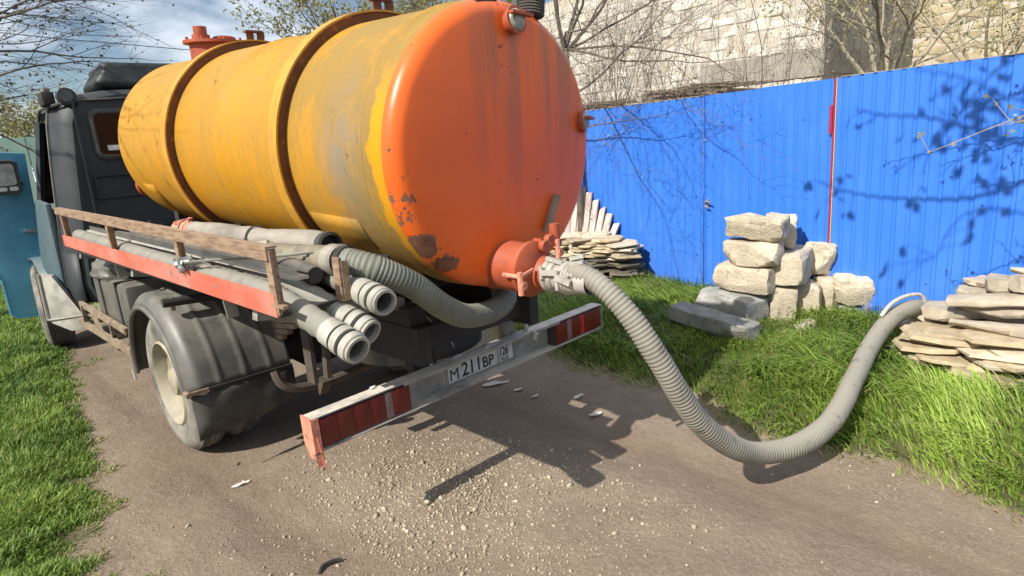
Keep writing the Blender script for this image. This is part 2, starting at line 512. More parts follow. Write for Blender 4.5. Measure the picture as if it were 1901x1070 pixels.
class B:
    """collects shapes into one vertex and face list"""

    def __init__(s):
        s.V, s.F = [], []

    def add(s, V, F):
        n = len(s.V)
        s.V += [Vector(v) for v in V]
        s.F += [tuple(i + n for i in f) for f in F]
        return s

    def box(s, a, b):
        (x0, y0, z0), (x1, y1, z1) = a, b
        x0, x1 = min(x0, x1), max(x0, x1)
        y0, y1 = min(y0, y1), max(y0, y1)
        z0, z1 = min(z0, z1), max(z0, z1)
        V = [(x0, y0, z0), (x1, y0, z0), (x1, y1, z0), (x0, y1, z0), (x0, y0, z1), (x1, y0, z1), (x1, y1, z1), (x0, y1, z1)]
        return s.add(V, [(3, 2, 1, 0), (4, 5, 6, 7), (0, 1, 5, 4), (1, 2, 6, 5), (2, 3, 7, 6), (3, 0, 4, 7)])

    def bar(s, p, q, w, h, up=(0, 0, 1)):
        p, q = Vector(p), Vector(q)
        d = (q - p).normalized()
        u = Vector(up)
        r = d.cross(u)
        if r.length < 1e-4:
            r = d.cross(Vector((1, 0, 0)))
        r.normalize()
        u = r.cross(d)
        V = []
        for c in (p, q):
            for a, b in ((-1, -1), (1, -1), (1, 1), (-1, 1)):
                V.append(c + r * (a * w / 2) + u * (b * h / 2))
        return s.add(V, [(3, 2, 1, 0), (4, 5, 6, 7), (0, 1, 5, 4), (1, 2, 6, 5), (2, 3, 7, 6), (3, 0, 4, 7)])

    def tube(s, pts, r, n=12, cap=True, closed=False):
        pts = [Vector(p) for p in pts]
        R = r if hasattr(r, '__len__') else [r] * len(pts)
        T = []
        for i in range(len(pts)):
            a = pts[max(i - 1, 0)]
            b = pts[min(i + 1, len(pts) - 1)]
            T.append((b - a).normalized())
        u = T[0].orthogonal().normalized()
        V, F = [], []
        for i, p in enumerate(pts):
            if i:
                ax = T[i - 1].cross(T[i])
                if ax.length > 1e-7:
                    u = Quaternion(ax.normalized(), T[i - 1].angle(T[i])) @ u
            w = T[i].cross(u).normalized()
            u = w.cross(T[i]).normalized()
            for k in range(n):
                a = 2 * PI * k / n
                V.append(p + (u * math.cos(a) + w * math.sin(a)) * R[i])
        for i in range(len(pts) - 1):
            for k in range(n):
                k2 = (k + 1) % n
                F.append((i * n + k, i * n + k2, (i + 1) * n + k2, (i + 1) * n + k))
        if cap:
            F.append(tuple(range(n - 1, -1, -1)))
            m = (len(pts) - 1) * n
            F.append(tuple(m + k for k in range(n)))
        return s.add(V, F)

    def lathe(s, prof, o, ax, n=32, a0=0.0, a1=2 * PI, e1=None):
        """prof: (distance along ax, radius)"""
        o, ax = Vector(o), Vector(ax).normalized()
        e1 = Vector(e1) if e1 is not None else ax.orthogonal()
        e1 = (e1 - ax * e1.dot(ax)).normalized()
        e2 = ax.cross(e1)
        full = abs(a1 - a0 - 2 * PI) < 1e-6
        m = n if full else n + 1
        V, F = [], []
        for t, r in prof:
            for k in range(m):
                a = a0 + (a1 - a0) * k / n
                V.append(o + ax * t + (e1 * math.cos(a) + e2 * math.sin(a)) * r)
        for i in range(len(prof) - 1):
            for k in range(n):
                k2 = (k + 1) % m
                F.append((i * m + k, i * m + k2, (i + 1) * m + k2, (i + 1) * m + k))
        return s.add(V, F)

    def loft(s, rings, cap=True, closed=True):
        n = len(rings[0])
        V = [v for r in rings for v in r]
        F = []
        for i in range(len(rings) - 1):
            for k in range(n if closed else n - 1):
                k2 = (k + 1) % n
                F.append((i * n + k, i * n + k2, (i + 1) * n + k2, (i + 1) * n + k))
        if cap:
            F.append(tuple(range(n - 1, -1, -1)))
            F.append(tuple((len(rings) - 1) * n + k for k in range(n)))
        return s.add(V, F)

    def prism(s, poly, d):
        """poly: planar outline (3D points), extruded by vector d"""
        d = Vector(d)
        n = len(poly)
        V = [Vector(p) for p in poly] + [Vector(p) + d for p in poly]
        F = [tuple(range(n - 1, -1, -1)), tuple(range(n, 2 * n))]
        for k in range(n):
            k2 = (k + 1) % n
            F.append((k, k2, n + k2, n + k))
        return s.add(V, F)

    def go(s, name, m, parent=None, sm=40, bevel=0.0):
        o = mk(name, s.V, s.F, m, parent, 0)
        bm = bmesh.new()
        bm.from_mesh(o.data)
        bmesh.ops.recalc_face_normals(bm, faces=bm.faces)
        if bevel:
            es = [e for e in bm.edges if len(e.link_faces) == 2 and e.calc_face_angle(0) > .6]
            bmesh.ops.bevel(bm, geom=es, offset=bevel, segments=2, profile=.6, affect='EDGES')
        bm.to_mesh(o.data)
        bm.free()
        if sm:
            smooth(o.data, sm)
        return o


def spline(pts, step=.02):
    """Catmull-Rom through pts, resampled at about one point per step"""
    P = [Vector(p) for p in pts]
    P = [P[0] * 2 - P[1]] + P + [P[-1] * 2 - P[-2]]
    out = []
    for i in range(1, len(P) - 2):
        p0, p1, p2, p3 = P[i - 1:i + 3]
        n = max(2, int((p2 - p1).length / step))
        for k in range(n):
            t = k / n
            out.append(.5 * ((2 * p1) + (p2 - p0) * t + (2 * p0 - 5 * p1 + 4 * p2 - p3) * t * t + (3 * p1 - p0 - 3 * p2 + p3) * t ** 3))
    out.append(P[-2])
    return out


def ribbed(pts, r, pitch=.02, amp=.004, n=18):
    P = spline(pts, pitch / 4)
    R = [r + amp * (1, .55, -.6, .55)[i % 4] for i in range(len(P))]
    return B().tube(P, R, n)


# ------------------------------------------------------------------ ground
def sstep(a, b, x):
    t = np.clip((x - a) / (b - a), 0, 1)
    return t * t * (3 - 2 * t)


RY = np.array([-9, -5, -3.2, -2.3, -2.1, -1.85, -1.5, -1.18, -1.06, -.54, -.09, .55, 1.22, 3, 8, 40.])
RX = np.array([.6, .75, .95, 1.12, 1.24, 1.36, 1.30, 1.22, 1.22, 1.53, 1.58, 1.50, 1.80, 1.9, 2.2, 4.0])
LY = np.array([-20, -3, .3, .74, 1.13, 1.37, 1.76, 2.74, 4.35, 5.6, 7.2, 12, 60.])
LX = np.array([-2.6, -2.2, -1.78, -1.70, -1.74, -1.62, -1.53, -1.37, -1.20, -1.02, -1.0, -.8, .6])


def lane_right(y):
    return np.interp(y, RY, RX)


def lane_left(y):
    return np.interp(y, LY, LX)


def gz(x, y):
    """height of the ground"""
    x = np.asarray(x, float)
    y = np.asarray(y, float)
    h = .20 * sstep(.0, 1.0, x - lane_right(y)) * sstep(16, 8, y)
    h = h + .03 * sstep(0, .35, x - lane_right(y)) * sstep(16, 8, y)
    h = h + .05 * sstep(0, .5, lane_left(y) - x)
    h = h + .045 * np.exp(-((x + .28) ** 2 / .10 + (y - .55) ** 2 / .30))
    h = h - .022 * np.exp(-(x - .72 - .05 * np.sin(y)) ** 2 / .045) - .016 * np.exp(-(x + 1.05) ** 2 / .04)
    lane = sstep(.1, -.25, x - lane_right(y)) * sstep(-.1, .25, x - lane_left(y))
    h = h + lane * (.012 * np.sin(2.3 * x + 1.1 * y) * np.sin(1.7 * y - .8 * x) + .006 * np.sin(7.1 * x - 3.3 * y + 1) * np.sin(5.7 * y + 2.1 * x) - .008)
    return h


def gzf(x, y):
    return float(gz(x, y))


def build_ground():
    def axis(lo, hi, step, far):
        a = list(np.arange(lo, hi + 1e-6, step))
        s, x = step, hi
        while x < far:
            s *= 1.22
            x += s
            a.append(x)
        s, x, b = step, lo, []
        while x > -far:
            s *= 1.22
            x -= s
            b.append(x)
        return np.array(b[::-1] + a)
    xs, ys = axis(-3.2, 4.2, .03, 500), axis(-3.2, 5.5, .03, 500)
    X, Y = np.meshgrid(xs, ys)
    Z = gz(X, Y)
    k = (np.abs(X) < 6) & (np.abs(Y) < 8)
    fx, fy = X[k], Y[k]
    N = np.array([noise.fractal(Vector((a * 3.1, b * 3.1, 0)), .8, 2.1, 5) for a, b in zip(fx, fy)])
    Z[k] += .006 * N
    nx, ny = len(xs), len(ys)
    V = np.stack([X, Y, Z], -1).reshape(-1, 3)
    i = np.arange(nx * ny).reshape(ny, nx)
    F = np.stack([i[:-1, :-1], i[:-1, 1:], i[1:, 1:], i[1:, :-1]], -1).reshape(-1, 4)
    o = npmesh('ground', V, F, 'ground')
    verge = np.maximum(sstep(-.12, .3, X - lane_right(Y)), sstep(-.12, .3, lane_left(Y) - X)).reshape(-1)
    at = o.data.attributes.new('verge', 'FLOAT', 'POINT')
    at.data.foreach_set('value', verge.astype(np.float32))
    smooth(o.data, 180)
    tag(o, kind='structure')
    return o


def npmesh(name, V, F, m, tint=None, parent=None):
    V, F = np.asarray(V, np.float32), np.asarray(F, np.int32)
    me = bpy.data.meshes.new(name)
    n, k = F.shape
    me.vertices.add(len(V))
    me.vertices.foreach_set('co', V.reshape(-1))
    me.loops.add(n * k)
    me.loops.foreach_set('vertex_index', F.reshape(-1))
    me.polygons.add(n)
    me.polygons.foreach_set('loop_start', np.arange(0, n * k, k, dtype=np.int32))
    me.polygons.foreach_set('loop_total', np.full(n, k, np.int32))
    me.update(calc_edges=True)
    if tint is not None:
        at = me.attributes.new('tint', 'FLOAT', 'POINT')
        at.data.foreach_set('value', np.asarray(tint, np.float32))
    me.materials.append(M[m] if isinstance(m, str) else m)
    o = bpy.data.objects.new(name, me)
    link_to(o, parent)
    return o


build_ground()

# ------------------------------------------------------------------ fence with gate
FD = Vector((.1753, 1, 0)).normalized()             # along the fence, away from us
FN = Vector((-FD.y, FD.x, 0))                       # towards the lane
F0 = Vector((3.477, 0, 0))


def fpt(y, off=0.0, z=0.0):
    return F0 + Vector((.1753 * y, y, 0)) + FN * off + Vector((0, 0, z))


def sheet(y0, y1, z0, z1, off, name, parent, pitch=.098, depth=.011):
    """a trapezoid-profiled steel sheet between two stations"""
    L = (fpt(y1) - fpt(y0)).length
    prof, s = [], 0.0
    while s < L:
        for ds, d in ((0, 0), (.016, 0), (.026, 1), (pitch - .012, 1)):
            if s + ds <= L:
                prof.append((s + ds, d * depth))
        s += pitch
    prof.append((L, 0))
    zs = [z0, (z0 + z1) / 2, z1]
    V, F = [], []
    for j, z in enumerate(zs):
        for i, (a, d) in enumerate(prof):
            wob = .004 * math.sin(a * 3.1 + y0 * 5 + j * 1.7)
            p = fpt(y0) + FD * a + FN * (off + d + wob)
            V.append((p.x, p.y, z))
    n = len(prof)
    for j in range(len(zs) - 1):
        for i in range(n - 1):
            F.append((j * n + i, j * n + i + 1, (j + 1) * n + i + 1, (j + 1) * n + i))
    return mk(name, V, F, 'fence', parent, 25)


def build_fence():
    f = thing('sheet_metal_fence', fpt(.0, 0, .2), 'bright blue profiled sheet metal fence with a gate beside the lane', 'fence')
    top, bot = 2.115, .20
    # rails and posts behind the sheets
    b = B()
    for z in (.55, 1.85):
        b.bar(fpt(-.82, -.03, z), fpt(-6, -.03, z), .04, .04)
        b.bar(fpt(.50, -.03, z), fpt(14, -.03, z), .04, .04)
    b.go('fence_rail', 'chassis', f)
    for y in (-3.2, -5.6, 2.9, 5.4, 7.9, 10.4, 12.9):
        B().box((-.03, -.03, 0), (.03, .03, 2.1)).go('fence_post', 'chassis', f).location = fpt(y, -.085)
    y = -.80
    while y > -5.6:
        sheet(y - 1.02, y, bot + .02, top + .012, .003 * (int(abs(y) + .5) % 2), 'sheet_panel', f)
        y -= 1.0
    y = .50
    while y < 13.5:
        sheet(y + .003, y + 1.02, bot - .02, top, .003 * (int(abs(y)) % 2), 'sheet_panel', f)
        y += 1.0
    gate = B()
    for z in (.45, 1.15, 1.95):
        gate.bar(fpt(-.74, -.025, z), fpt(.47, -.025, z), .035, .035)
    gate = gate.go('gate', 'chassis', f)
    sheet(-.735, -.13, bot, top + .006, .006, 'sheet_panel', gate)
    sheet(-.127, .478, bot, top, .004, 'sheet_panel', gate)
    B().bar(fpt(.474, .016, bot), fpt(.474, .016, top), .012, .006, FN).go('gate_edge', 'fence', gate)
    h = B().bar(fpt(.43, .03, 1.075), fpt(.43, .03, 1.135), .03, .02)
    h.tube([fpt(.43, .03, 1.12), fpt(.43, .065, 1.12), fpt(.36, .07, 1.115)], .008, 8)
    h.tube([fpt(.44, .03, 1.075), fpt(.44, .055, 1.07), fpt(.385, .06, 1.06)], .008, 8)
    h.go('gate_handle', 'steel', gate)
    B().bar(fpt(-.752, .012, bot), fpt(-.752, .012, top + .01), .012, .014, FN).go('gate_post', 'red_strip', f)
    B().bar(fpt(-.764, .012, bot), fpt(-.764, .012, top + .012), .005, .012, FN).go('edge_strip', 'yellow_strip', f)
    B().bar(fpt(-.786, .004, bot), fpt(-.786, .004, top + .008), .036, .006, FN).go('edge_flashing', 'fence', f)
    B().bar(fpt(-.737, .026, 1.70), fpt(-.737, .026, 1.92), .022, .02, FN).go('gate_hinge', 'red_strip', f)
    b = B()
    for z in (.56, 1.16, 1.86):
        y = -5.6
        while y < 9:
            q = fpt(y, .004, z)
            b.lathe([(0, .009), (.008, .007), (.009, .0)], q, FN, 6)
            y += .294
    o = b.go('screw', 'chassis', f, 0)
    o['kind'] = 'stuff'
    # galvanised edge along the top
    B().bar(fpt(-.79, .004, top + .014), fpt(-5.8, .004, top + .014), .02, .005).go('top_edge', 'house_tan', f)
    B().bar(fpt(.49, .004, top + .003), fpt(13.5, .004, top + .003), .02, .005).go('top_edge', 'house_tan', f)


build_fence()


# ------------------------------------------------------------------ stones
def stone_mesh(name, sx, sy, sz, seed, m, cuts=6, rough=.014, round_=.02, cleave=9):
    bm = bmesh.new()
    bmesh.ops.create_cube(bm, size=1)
    bmesh.ops.scale(bm, vec=(sx, sy, sz), verts=bm.verts)
    bmesh.ops.bevel(bm, geom=list(bm.edges), offset=round_, segments=2, profile=.5, affect='EDGES')
    bmesh.ops.subdivide_edges(bm, edges=[e for e in bm.edges if e.calc_length() > min(sx, sy, sz) * .5], cuts=cuts, use_grid_fill=True)
    o = Vector((seed * 3.7, seed * 1.3, 0))
    for v in bm.verts:
        n = noise.noise_vector(v.co * 7 + o)
        n2 = noise.noise_vector(v.co * 22 + o)
        n3 = noise.noise_vector(v.co * 3 + o)
        k = (abs(v.co.x) / sx * 2) ** 5 + (abs(v.co.y) / sy * 2) ** 5 + (abs(v.co.z) / sz * 2) ** 5
        chip = max(0.0, noise.noise(v.co * 12 + o * 2) - .05) * max(0.0, k - 1.0) * rough * 2.2
        v.co += n * rough * .8 + n2 * rough * .6 + n3 * rough * .9 - v.co.normalized() * chip
    rd = random.Random(seed * 17)
    for k in range(cleave):
        q = Vector((rd.choice((-1, 1)) * rd.uniform(.3, 1), rd.choice((-1, 1)) * rd.uniform(.3, 1), rd.choice((-1, 1)) * rd.uniform(.2, 1)))
        if k % 3 == 0:
            q[rd.randrange(3)] *= .08
        q = Vector((q.x / sx, q.y / sy, q.z / sz)).normalized()
        lim = max(v.co.dot(q) for v in bm.verts)
        cut = lim - rd.uniform(.012, .042)
        for v in bm.verts:
            e = v.co.dot(q) - cut
            if e > 0:
                v.co -= q * e
    me = bpy.data.meshes.new(name)
    bm.to_mesh(me)
    bm.free()
    me.materials.append(M[m])
    smooth(me, 18)
    return me


def place(name, me, loc, rot, label, cat, group, scale=(1, 1, 1)):
    o = bpy.data.objects.new(name, me)
    o.location = loc
    o.rotation_euler = rot
    o.scale = scale
    COL.objects.link(o)
    return tag(o, label, cat, group)


def block_stack():
    g = 'rough limestone blocks stacked by the blue gate'
    # centre x, y, z0, size x, y, z, turn about z, tilt, colour, label
    R = [
        (2.38, -.20, .19, .22, .78, .17, -.22, .05, 'stone_shade_grey', 'long shade-painted limestone kerb block lying flat in the grass in front of the block stack'),
        (2.70, -.20, .20, .30, .52, .26, -.16, .0, 'stone_shade_grey', 'big shade-painted limestone block at the bottom of the stack, under the half shaded block'),
        (2.76, -.29, .475, .23, .46, .215, -.06, .02, 'stone', 'tan limestone block third from the top of the tall front column, half in shadow'),
        (2.78, -.345, .70, .22, .43, .205, -.03, -.02, 'stone', 'smooth tan limestone block second from the top of the tall front column'),
        (2.79, -.375, .915, .22, .46, .205, .06, .03, 'stone', 'limestone block with a broken ragged end, topmost of the stack'),
        (3.05, -.46, .82, .24, .23, .25, .5, .10, 'stone', 'tilted limestone block behind the topmost block of the stack'),
        (3.05, -.575, .53, .46, .24, .265, .20, .0, 'stone', 'wide limestone block with a shaded face in the rear column of the stack'),
        (3.30, -.70, .54, .18, .22, .28, .3, .05, 'stone', 'narrow rough limestone block at the rear top corner beside the red gate strip'),
        (2.92, -.54, .20, .20, .20, .31, .5, .06, 'stone', 'upright limestone block beside the big shade-painted block at the foot of the stack'),
        (3.10, -.66, .20, .20, .24, .32, .2, -.05, 'stone', 'upright smooth limestone block between the other upright one and the fence'),
        (3.26, -.76, .20, .16, .20, .33, -.2, .04, 'stone', 'slim limestone block at the far end of the bottom row near the fence'),
        (3.30, -.95, .32, .24, .26, .25, .5, .0, 'stone', 'round-edged pale limestone rock standing alone next to the stack, nearest the weed'),
        (3.33, -.96, .16, .20, .20, .15, .2, .0, 'stone_shade_grey', 'small limestone block half sunk in grass under the round-edged pale rock'),
        (2.86, -.72, .18, .50, .20, .085, .25, -.03, 'stone', 'flat pale limestone slab lying in the grass at the foot of the upright blocks'),
    ]
    for i, (x, y, z0, sx, sy, sz, rz, tl, m, lab) in enumerate(R):
        rg = .026 if i in (4, 5, 7, 11) else .012
        me = stone_mesh('limestone_block', sx, sy, sz, i + 3, m, rough=rg, round_=.03 if i == 11 else .012)
        place('limestone_block', me, (x, y, z0 + sz / 2), (tl, tl * .4, rz), lab, 'stone block', g)


block_stack()


def flag_mesh(name, r, th, seed, m, n=9, rag=.25, asp=1.0):
    rnd = random.Random(seed)
    outl = []
    for k in range(n):
        a = 2 * PI * k / n + rnd.uniform(-.25, .25)
        q = r * rnd.uniform(1 - rag, 1)
        outl.append((q * math.cos(a) * asp, q * math.sin(a)))
    V, F = [], []
    for (z, s) in ((0, .90), (th * .25, 1.0), (th * .8, .985), (th, .93)):
        for x, y in outl:
            jx, jy = rnd.uniform(-.012, .012), rnd.uniform(-.012, .012)
            V.append((x * s + jx, y * s + jy, z + rnd.uniform(-.1, .1) * th))
    for j in range(3):
        for k in range(n):
            k2 = (k + 1) % n
            F.append((j * n + k, j * n + k2, (j + 1) * n + k2, (j + 1) * n + k))
    F.append(tuple(range(n - 1, -1, -1)))
    F.append(tuple(3 * n + k for k in range(n)))
    me = bpy.data.meshes.new(name)
    me.from_pydata(V, [], F)
    me.materials.append(M[m])
    smooth(me, 22)
    return me


ORD = ['bottom', 'second', 'third', 'fourth', 'fifth', 'sixth', 'seventh', 'eighth', 'ninth', 'tenth', 'eleventh', 'twelfth', 'thirteenth', 'fourteenth', 'fifteenth', 'sixteenth', 'seventeenth', 'eighteenth', 'nineteenth', 'twentieth', 'topmost']


def flag_heap():
    """thin flagstones heaped against the fence behind the tanker"""
    g = 'thin flagstones heaped against the blue fence behind the tanker'
    kinds = {}
    for m in ('flag_dark', 'flag_tan', 'flag_pale'):
        kinds[m] = [flag_mesh('flagstone', .235, .027, s + hash_(m), m) for s in range(5)]
    z, rnd = .19, random.Random(5)
    spots = [(3.40, 1.42, 'at the gate end'), (3.34, 1.62, 'second from the gate end'), (3.42, 1.84, 'in the middle'), (3.46, 2.06, 'second from the tank end'), (3.52, 2.32, 'at the tank end'), (3.26, 1.78, 'on the lane side'), (3.32, 2.12, 'nearest lane and tank')]
    for L in range(21):
        th = .0255
        u = L / 20
        m = 'flag_dark' if L < 12 else ('flag_tan' if L % 2 else 'flag_pale')
        tone = {'flag_dark': 'dark brown', 'flag_tan': 'tan', 'flag_pale': 'pale'}[m]
        for i, (x, y, where) in enumerate(spots):
            if (L >= 19 and i in (0, 4)) or (L == 20 and i in (1, 3, 5)):
                continue
            zz = z + (.012 if i % 2 else 0) + (.006 if i > 4 else 0)
            cx = x + rnd.uniform(-.05, .05) + .05 * u + (.07 if L < 6 else 0)
            cy = y + rnd.uniform(-.05, .05) - (.05 * (1 - u) if i == 0 else 0)
            o = place('flagstone', rnd.choice(kinds[m]), (cx, cy, zz), (rnd.uniform(-.05, .05), rnd.uniform(-.05, .05), rnd.uniform(0, 6.28)),
                      f'{tone} flagstone {where}, {ORD[L]} layer of the fence heap', 'flagstone', g, (rnd.uniform(.8, 1.05), rnd.uniform(.75, 1.0), rnd.uniform(.7, 1.2)))
        z += th


def hash_(s):
    return sum(ord(c) for c in s) * 7


flag_heap()


def slab_pile():
    """flat stones with thicker grey slabs on top, at the hose's end"""
    g1, g2 = 'flat stones under the grey slabs where the hose ends', 'thick grey slabs piled where the hose ends'
    fl = {m: [flag_mesh('flat_stone', .30, .030, s + 40 + hash_(m), m, asp=1.2) for s in range(5)] for m in ('flag_tan', 'flag_pale')}
    rnd = random.Random(21)
    z = .15
    spots = [(2.36, -1.74, 'at the corner nearest the hose'), (2.76, -1.68, 'on the fence side by the hose'), (2.30, -2.05, 'on the lane side'), (2.68, -2.06, 'in the core of the pile'), (2.98, -2.02, 'against the fence'), (2.32, -2.42, 'at the frame edge, lane side'), (2.78, -2.42, 'at the frame edge, fence side')]
    for L in range(10):
        for i, (x, y, where) in enumerate(spots):
            if L == 2 and i in (0, 2):
                continue
            m = rnd.choice(['flag_tan', 'flag_tan', 'flag_pale'])
            k = .045 * L
            place('flat_stone', rnd.choice(fl[m]), (x + .10 + .2 * k + rnd.uniform(-.07, .05) - (.05 if L in (3, 5, 6) else 0), y + rnd.uniform(-.05, .05), z + (.014 if i % 2 else 0) + rnd.uniform(0, .008)),
                  (rnd.uniform(-.07, .07), rnd.uniform(-.07, .07), rnd.uniform(0, 6.28)), f'flat tan stone {where}, {ORD[L]} layer of the stone pile', 'flat stone', g1,
                  (rnd.uniform(.75, 1.0), rnd.uniform(.7, .95), rnd.uniform(.75, 1.3)))
        z += .0295 if L != 2 else .042
    # thick slabs above:  x, y, z, lx, ly, lz, turn, tilt, label
    top = [
        (2.66, -1.70, .475, .30, .26, .085, .3, .02, 'rough-cornered grey slab on the end of the pile nearest the hose'),
        (2.50, -2.06, .455, .13, .62, .085, -.10, -.03, 'long grey curb slab lowest of the pile, facing the lane'),
        (2.62, -2.02, .535, .16, .52, .085, -.05, -.02, 'long grey curb slab second up, facing the lane'),
        (2.60, -2.00, .620, .15, .56, .075, .08, -.05, 'long sloping grey curb slab third up, facing the lane'),
        (2.86, -1.86, .595, .26, .34, .060, .2, .0, 'thin grey slab jutting over the hose end from mid pile'),
        (2.78, -1.96, .665, .24, .20, .09, .0, .04, 'square grey slab set between the curb slabs, below the top'),
        (2.66, -2.14, .700, .15, .26, .10, .0, -.02, 'chunky grey slab with a chipped corner just under the topmost slab'),
        (2.74, -2.22, .790, .17, .40, .065, -.04, .0, 'grey slab lying on the very top of the pile'),
        (2.92, -1.86, .660, .20, .24, .045, .4, .0, 'small thin grey slab high on the fence side of the pile'),
        (2.94, -2.25, .60, .26, .5, .13, .0, .0, 'broad grey slab at the back of the pile against the fence'),
    ]
    for i, (x, y, z0, lx, ly, lz, rz, tl, lab) in enumerate(top):
        if i in (0, 4, 5, 8, 6):
            me = flag_mesh('grey_slab', .5 * ly * 1.1, lz, i + 90, 'slab_grey', 10, .3, lx / ly)
            place('grey_slab', me, (x, y, z0), (tl, 0, rz), lab, 'stone slab', g2)
            continue
        me = stone_mesh('grey_slab', lx, ly, lz, i + 31, 'slab_grey', cuts=5, rough=.011, round_=.012)
        place('grey_slab', me, (x, y, z0 + lz / 2), (tl, 0, rz), lab, 'stone slab', g2)


slab_pile()


def planks():
    g = 'weathered slats leaning on the fence above the flagstone heap'
    tops = [1.16, 1.24, 1.23, 1.17, 1.09, 1.01, .93, .83]
    names = ['leftmost short slat of the leaning row', 'tallest slat with a pointed tip', 'second tallest slat beside the pointed one', 'fourth slat of the leaning row, below shoulder height', 'fifth slat of the leaning row, middling length', 'sixth slat, shorter than its neighbour', 'next to shortest slat in the row', 'shortest slat, farthest from the tank']
    for i, (t, nm) in enumerate(zip(tops, names)):
        y = 2.40 - i * .105
        p0 = fpt(y, .16, .62)
        p1 = fpt(y + .02 - i * .004, .035, t)
        b = B().bar(p0, p1, .094, .018, FN)
        b.V[4].z -= .02 * (i % 3)
        b.V[7].z -= .02 * (i % 3)
        o = b.go('wood_slat', 'plank', None, 30)
        c = Vector(p0)
        o.data.transform(Matrix.Translation(-c))
        o.location = c
        tag(o, 'pale wood ' + nm + ' at the fence', 'wood slat', g)


planks()

# ------------------------------------------------------------------ houses behind the fence
HB = {m: [stone_mesh('stone_block', .390, .19, .187, s + 50, m, cuts=1, rough=.016, round_=.016, cleave=4) for s in range(5)] for m in ('house_block', 'house_shade', 'house_tan')}


def wall_blocks(root, p, d, L, z0, z1, m, skip=None, rz=0.0):
    d = Vector(d)
    row, z = 0, z0
    while z + .19 <= z1 + 1e-4:
        s = -.2 if row % 2 else 0.0
        while s < L - .05:
            a, b = max(s, 0), min(s + .395, L)
            if b - a > .08 and not (skip and skip((a + b) / 2, z + .09)):
                o = bpy.data.objects.new('stone_block', random.choice(HB[m]))
                q = Vector(p) + d * ((a + b) / 2) + Vector((0, 0, z + .095))
                o.location = q + Vector((random.uniform(-.008, .008), random.uniform(-.008, .008), random.uniform(-.004, .004)))
                o.rotation_euler = (random.uniform(-.02, .02), random.uniform(-.02, .02), rz + random.choice((0, PI)) + random.uniform(-.015, .015))
                o.scale = ((b - a) / .395, 1, 1)
                link_to(o, root)
            s += .395
        z += .195
        row += 1


def houses():
    h = thing('block_house', (8.7, 4.2, 0), 'unfinished pale limestone block house with a grey concrete belt behind the blue fence', 'house')
    B().box((8.478, 1.060, 0), (13.8, 7.6, 4.6)).go('wall', 'mortar', h, 0)
    win = None
    wall_blocks(h, (8.56, 1.10, 0), (0, 1, 0), 6.4, 2.87, 4.5, 'house_block', win, PI / 2)
    wall_blocks(h, (8.56, 3.1, 0), (0, 1, 0), 4.4, 2.46, 2.87, 'house_block', None, PI / 2)
    wall_blocks(h, (8.56, 1.10, 0), (0, 1, 0), 6.4, 2.06, 2.46, 'house_block', None, PI / 2)
    wall_blocks(h, (8.70, 1.14, 0), (1, 0, 0), 5.1, 2.90, 4.1, 'house_shade', None, 0)
    wall_blocks(h, (8.70, 1.14, 0), (1, 0, 0), 5.1, 2.10, 2.5, 'house_shade', None, 0)
    B().box((8.450, 1.03, 2.455), (8.70, 3.1, 2.86)).box((8.70, 1.035, 2.50), (13.8, 1.25, 2.885)).go('concrete_belt', 'concrete', h, 0)
    t = thing('tan_block_house', (14.1, -2, 0), 'far tan block house wall rising above the right end of the blue fence', 'house')
    B().box((13.848, -6.4, 0), (18, 1.04, 5.6)).go('wall', 'mortar', t, 0)
    wall_blocks(t, (13.93, -3.3, 0), (0, 1, 0), 4.4, 2.3, 5.2, 'house_tan', None, PI / 2)
    s = thing('lean_to_shed', (6.1, 2.4, 0), 'low brown lean-to shed with a roof of dry brushwood just behind the fence', 'shed')
    B().box((6.05, 1.45, 0), (7.2, 2.72, 2.30)).go('wall', 'shed', s, 0)
    B().box((6.10, 3.06, 0), (7.2, 4.6, 2.24)).go('side_wall', 'shed', s, 0)
    wall_blocks(s, (6.08, 2.73, 0), (0, 1, 0), .33, 1.75, 2.34, 'house_block', None, PI / 2)
    b = B()
    rnd = random.Random(3)
    for i in range(150):
        y = rnd.choice((rnd.uniform(1.35, 2.75), rnd.uniform(3.1, 4.7)))
        z = (2.31 if y < 2.9 else 2.25) + rnd.uniform(0, .07)
        a = rnd.uniform(-.5, .5)
        l = rnd.uniform(.15, .45)
        x = rnd.uniform(5.95, 6.5)
        b.tube([(x - .3 * math.sin(a) * l, y - l, z + rnd.uniform(-.02, .02)), (x, y, z + rnd.uniform(0, .03)), (x + math.sin(a) * l * .5, y + l * .8, z + rnd.uniform(-.03, .05))], rnd.uniform(.006, .014), 4, False)
    o = b.go('brushwood', 'timber', s)
    o['kind'] = 'stuff'
    f = B()
    for i in range(14):
        f.box((-12 + i * 1.5, 24, 0), (-12 + i * 1.5 + 1.46, 24.06, 3.25))
    f.go('far_boarded_fence', 'turq', None, 0)
    tag(bpy.data.objects['far_boarded_fence'], 'pale turquoise boarded fence far beyond the truck cab', 'fence')


houses()


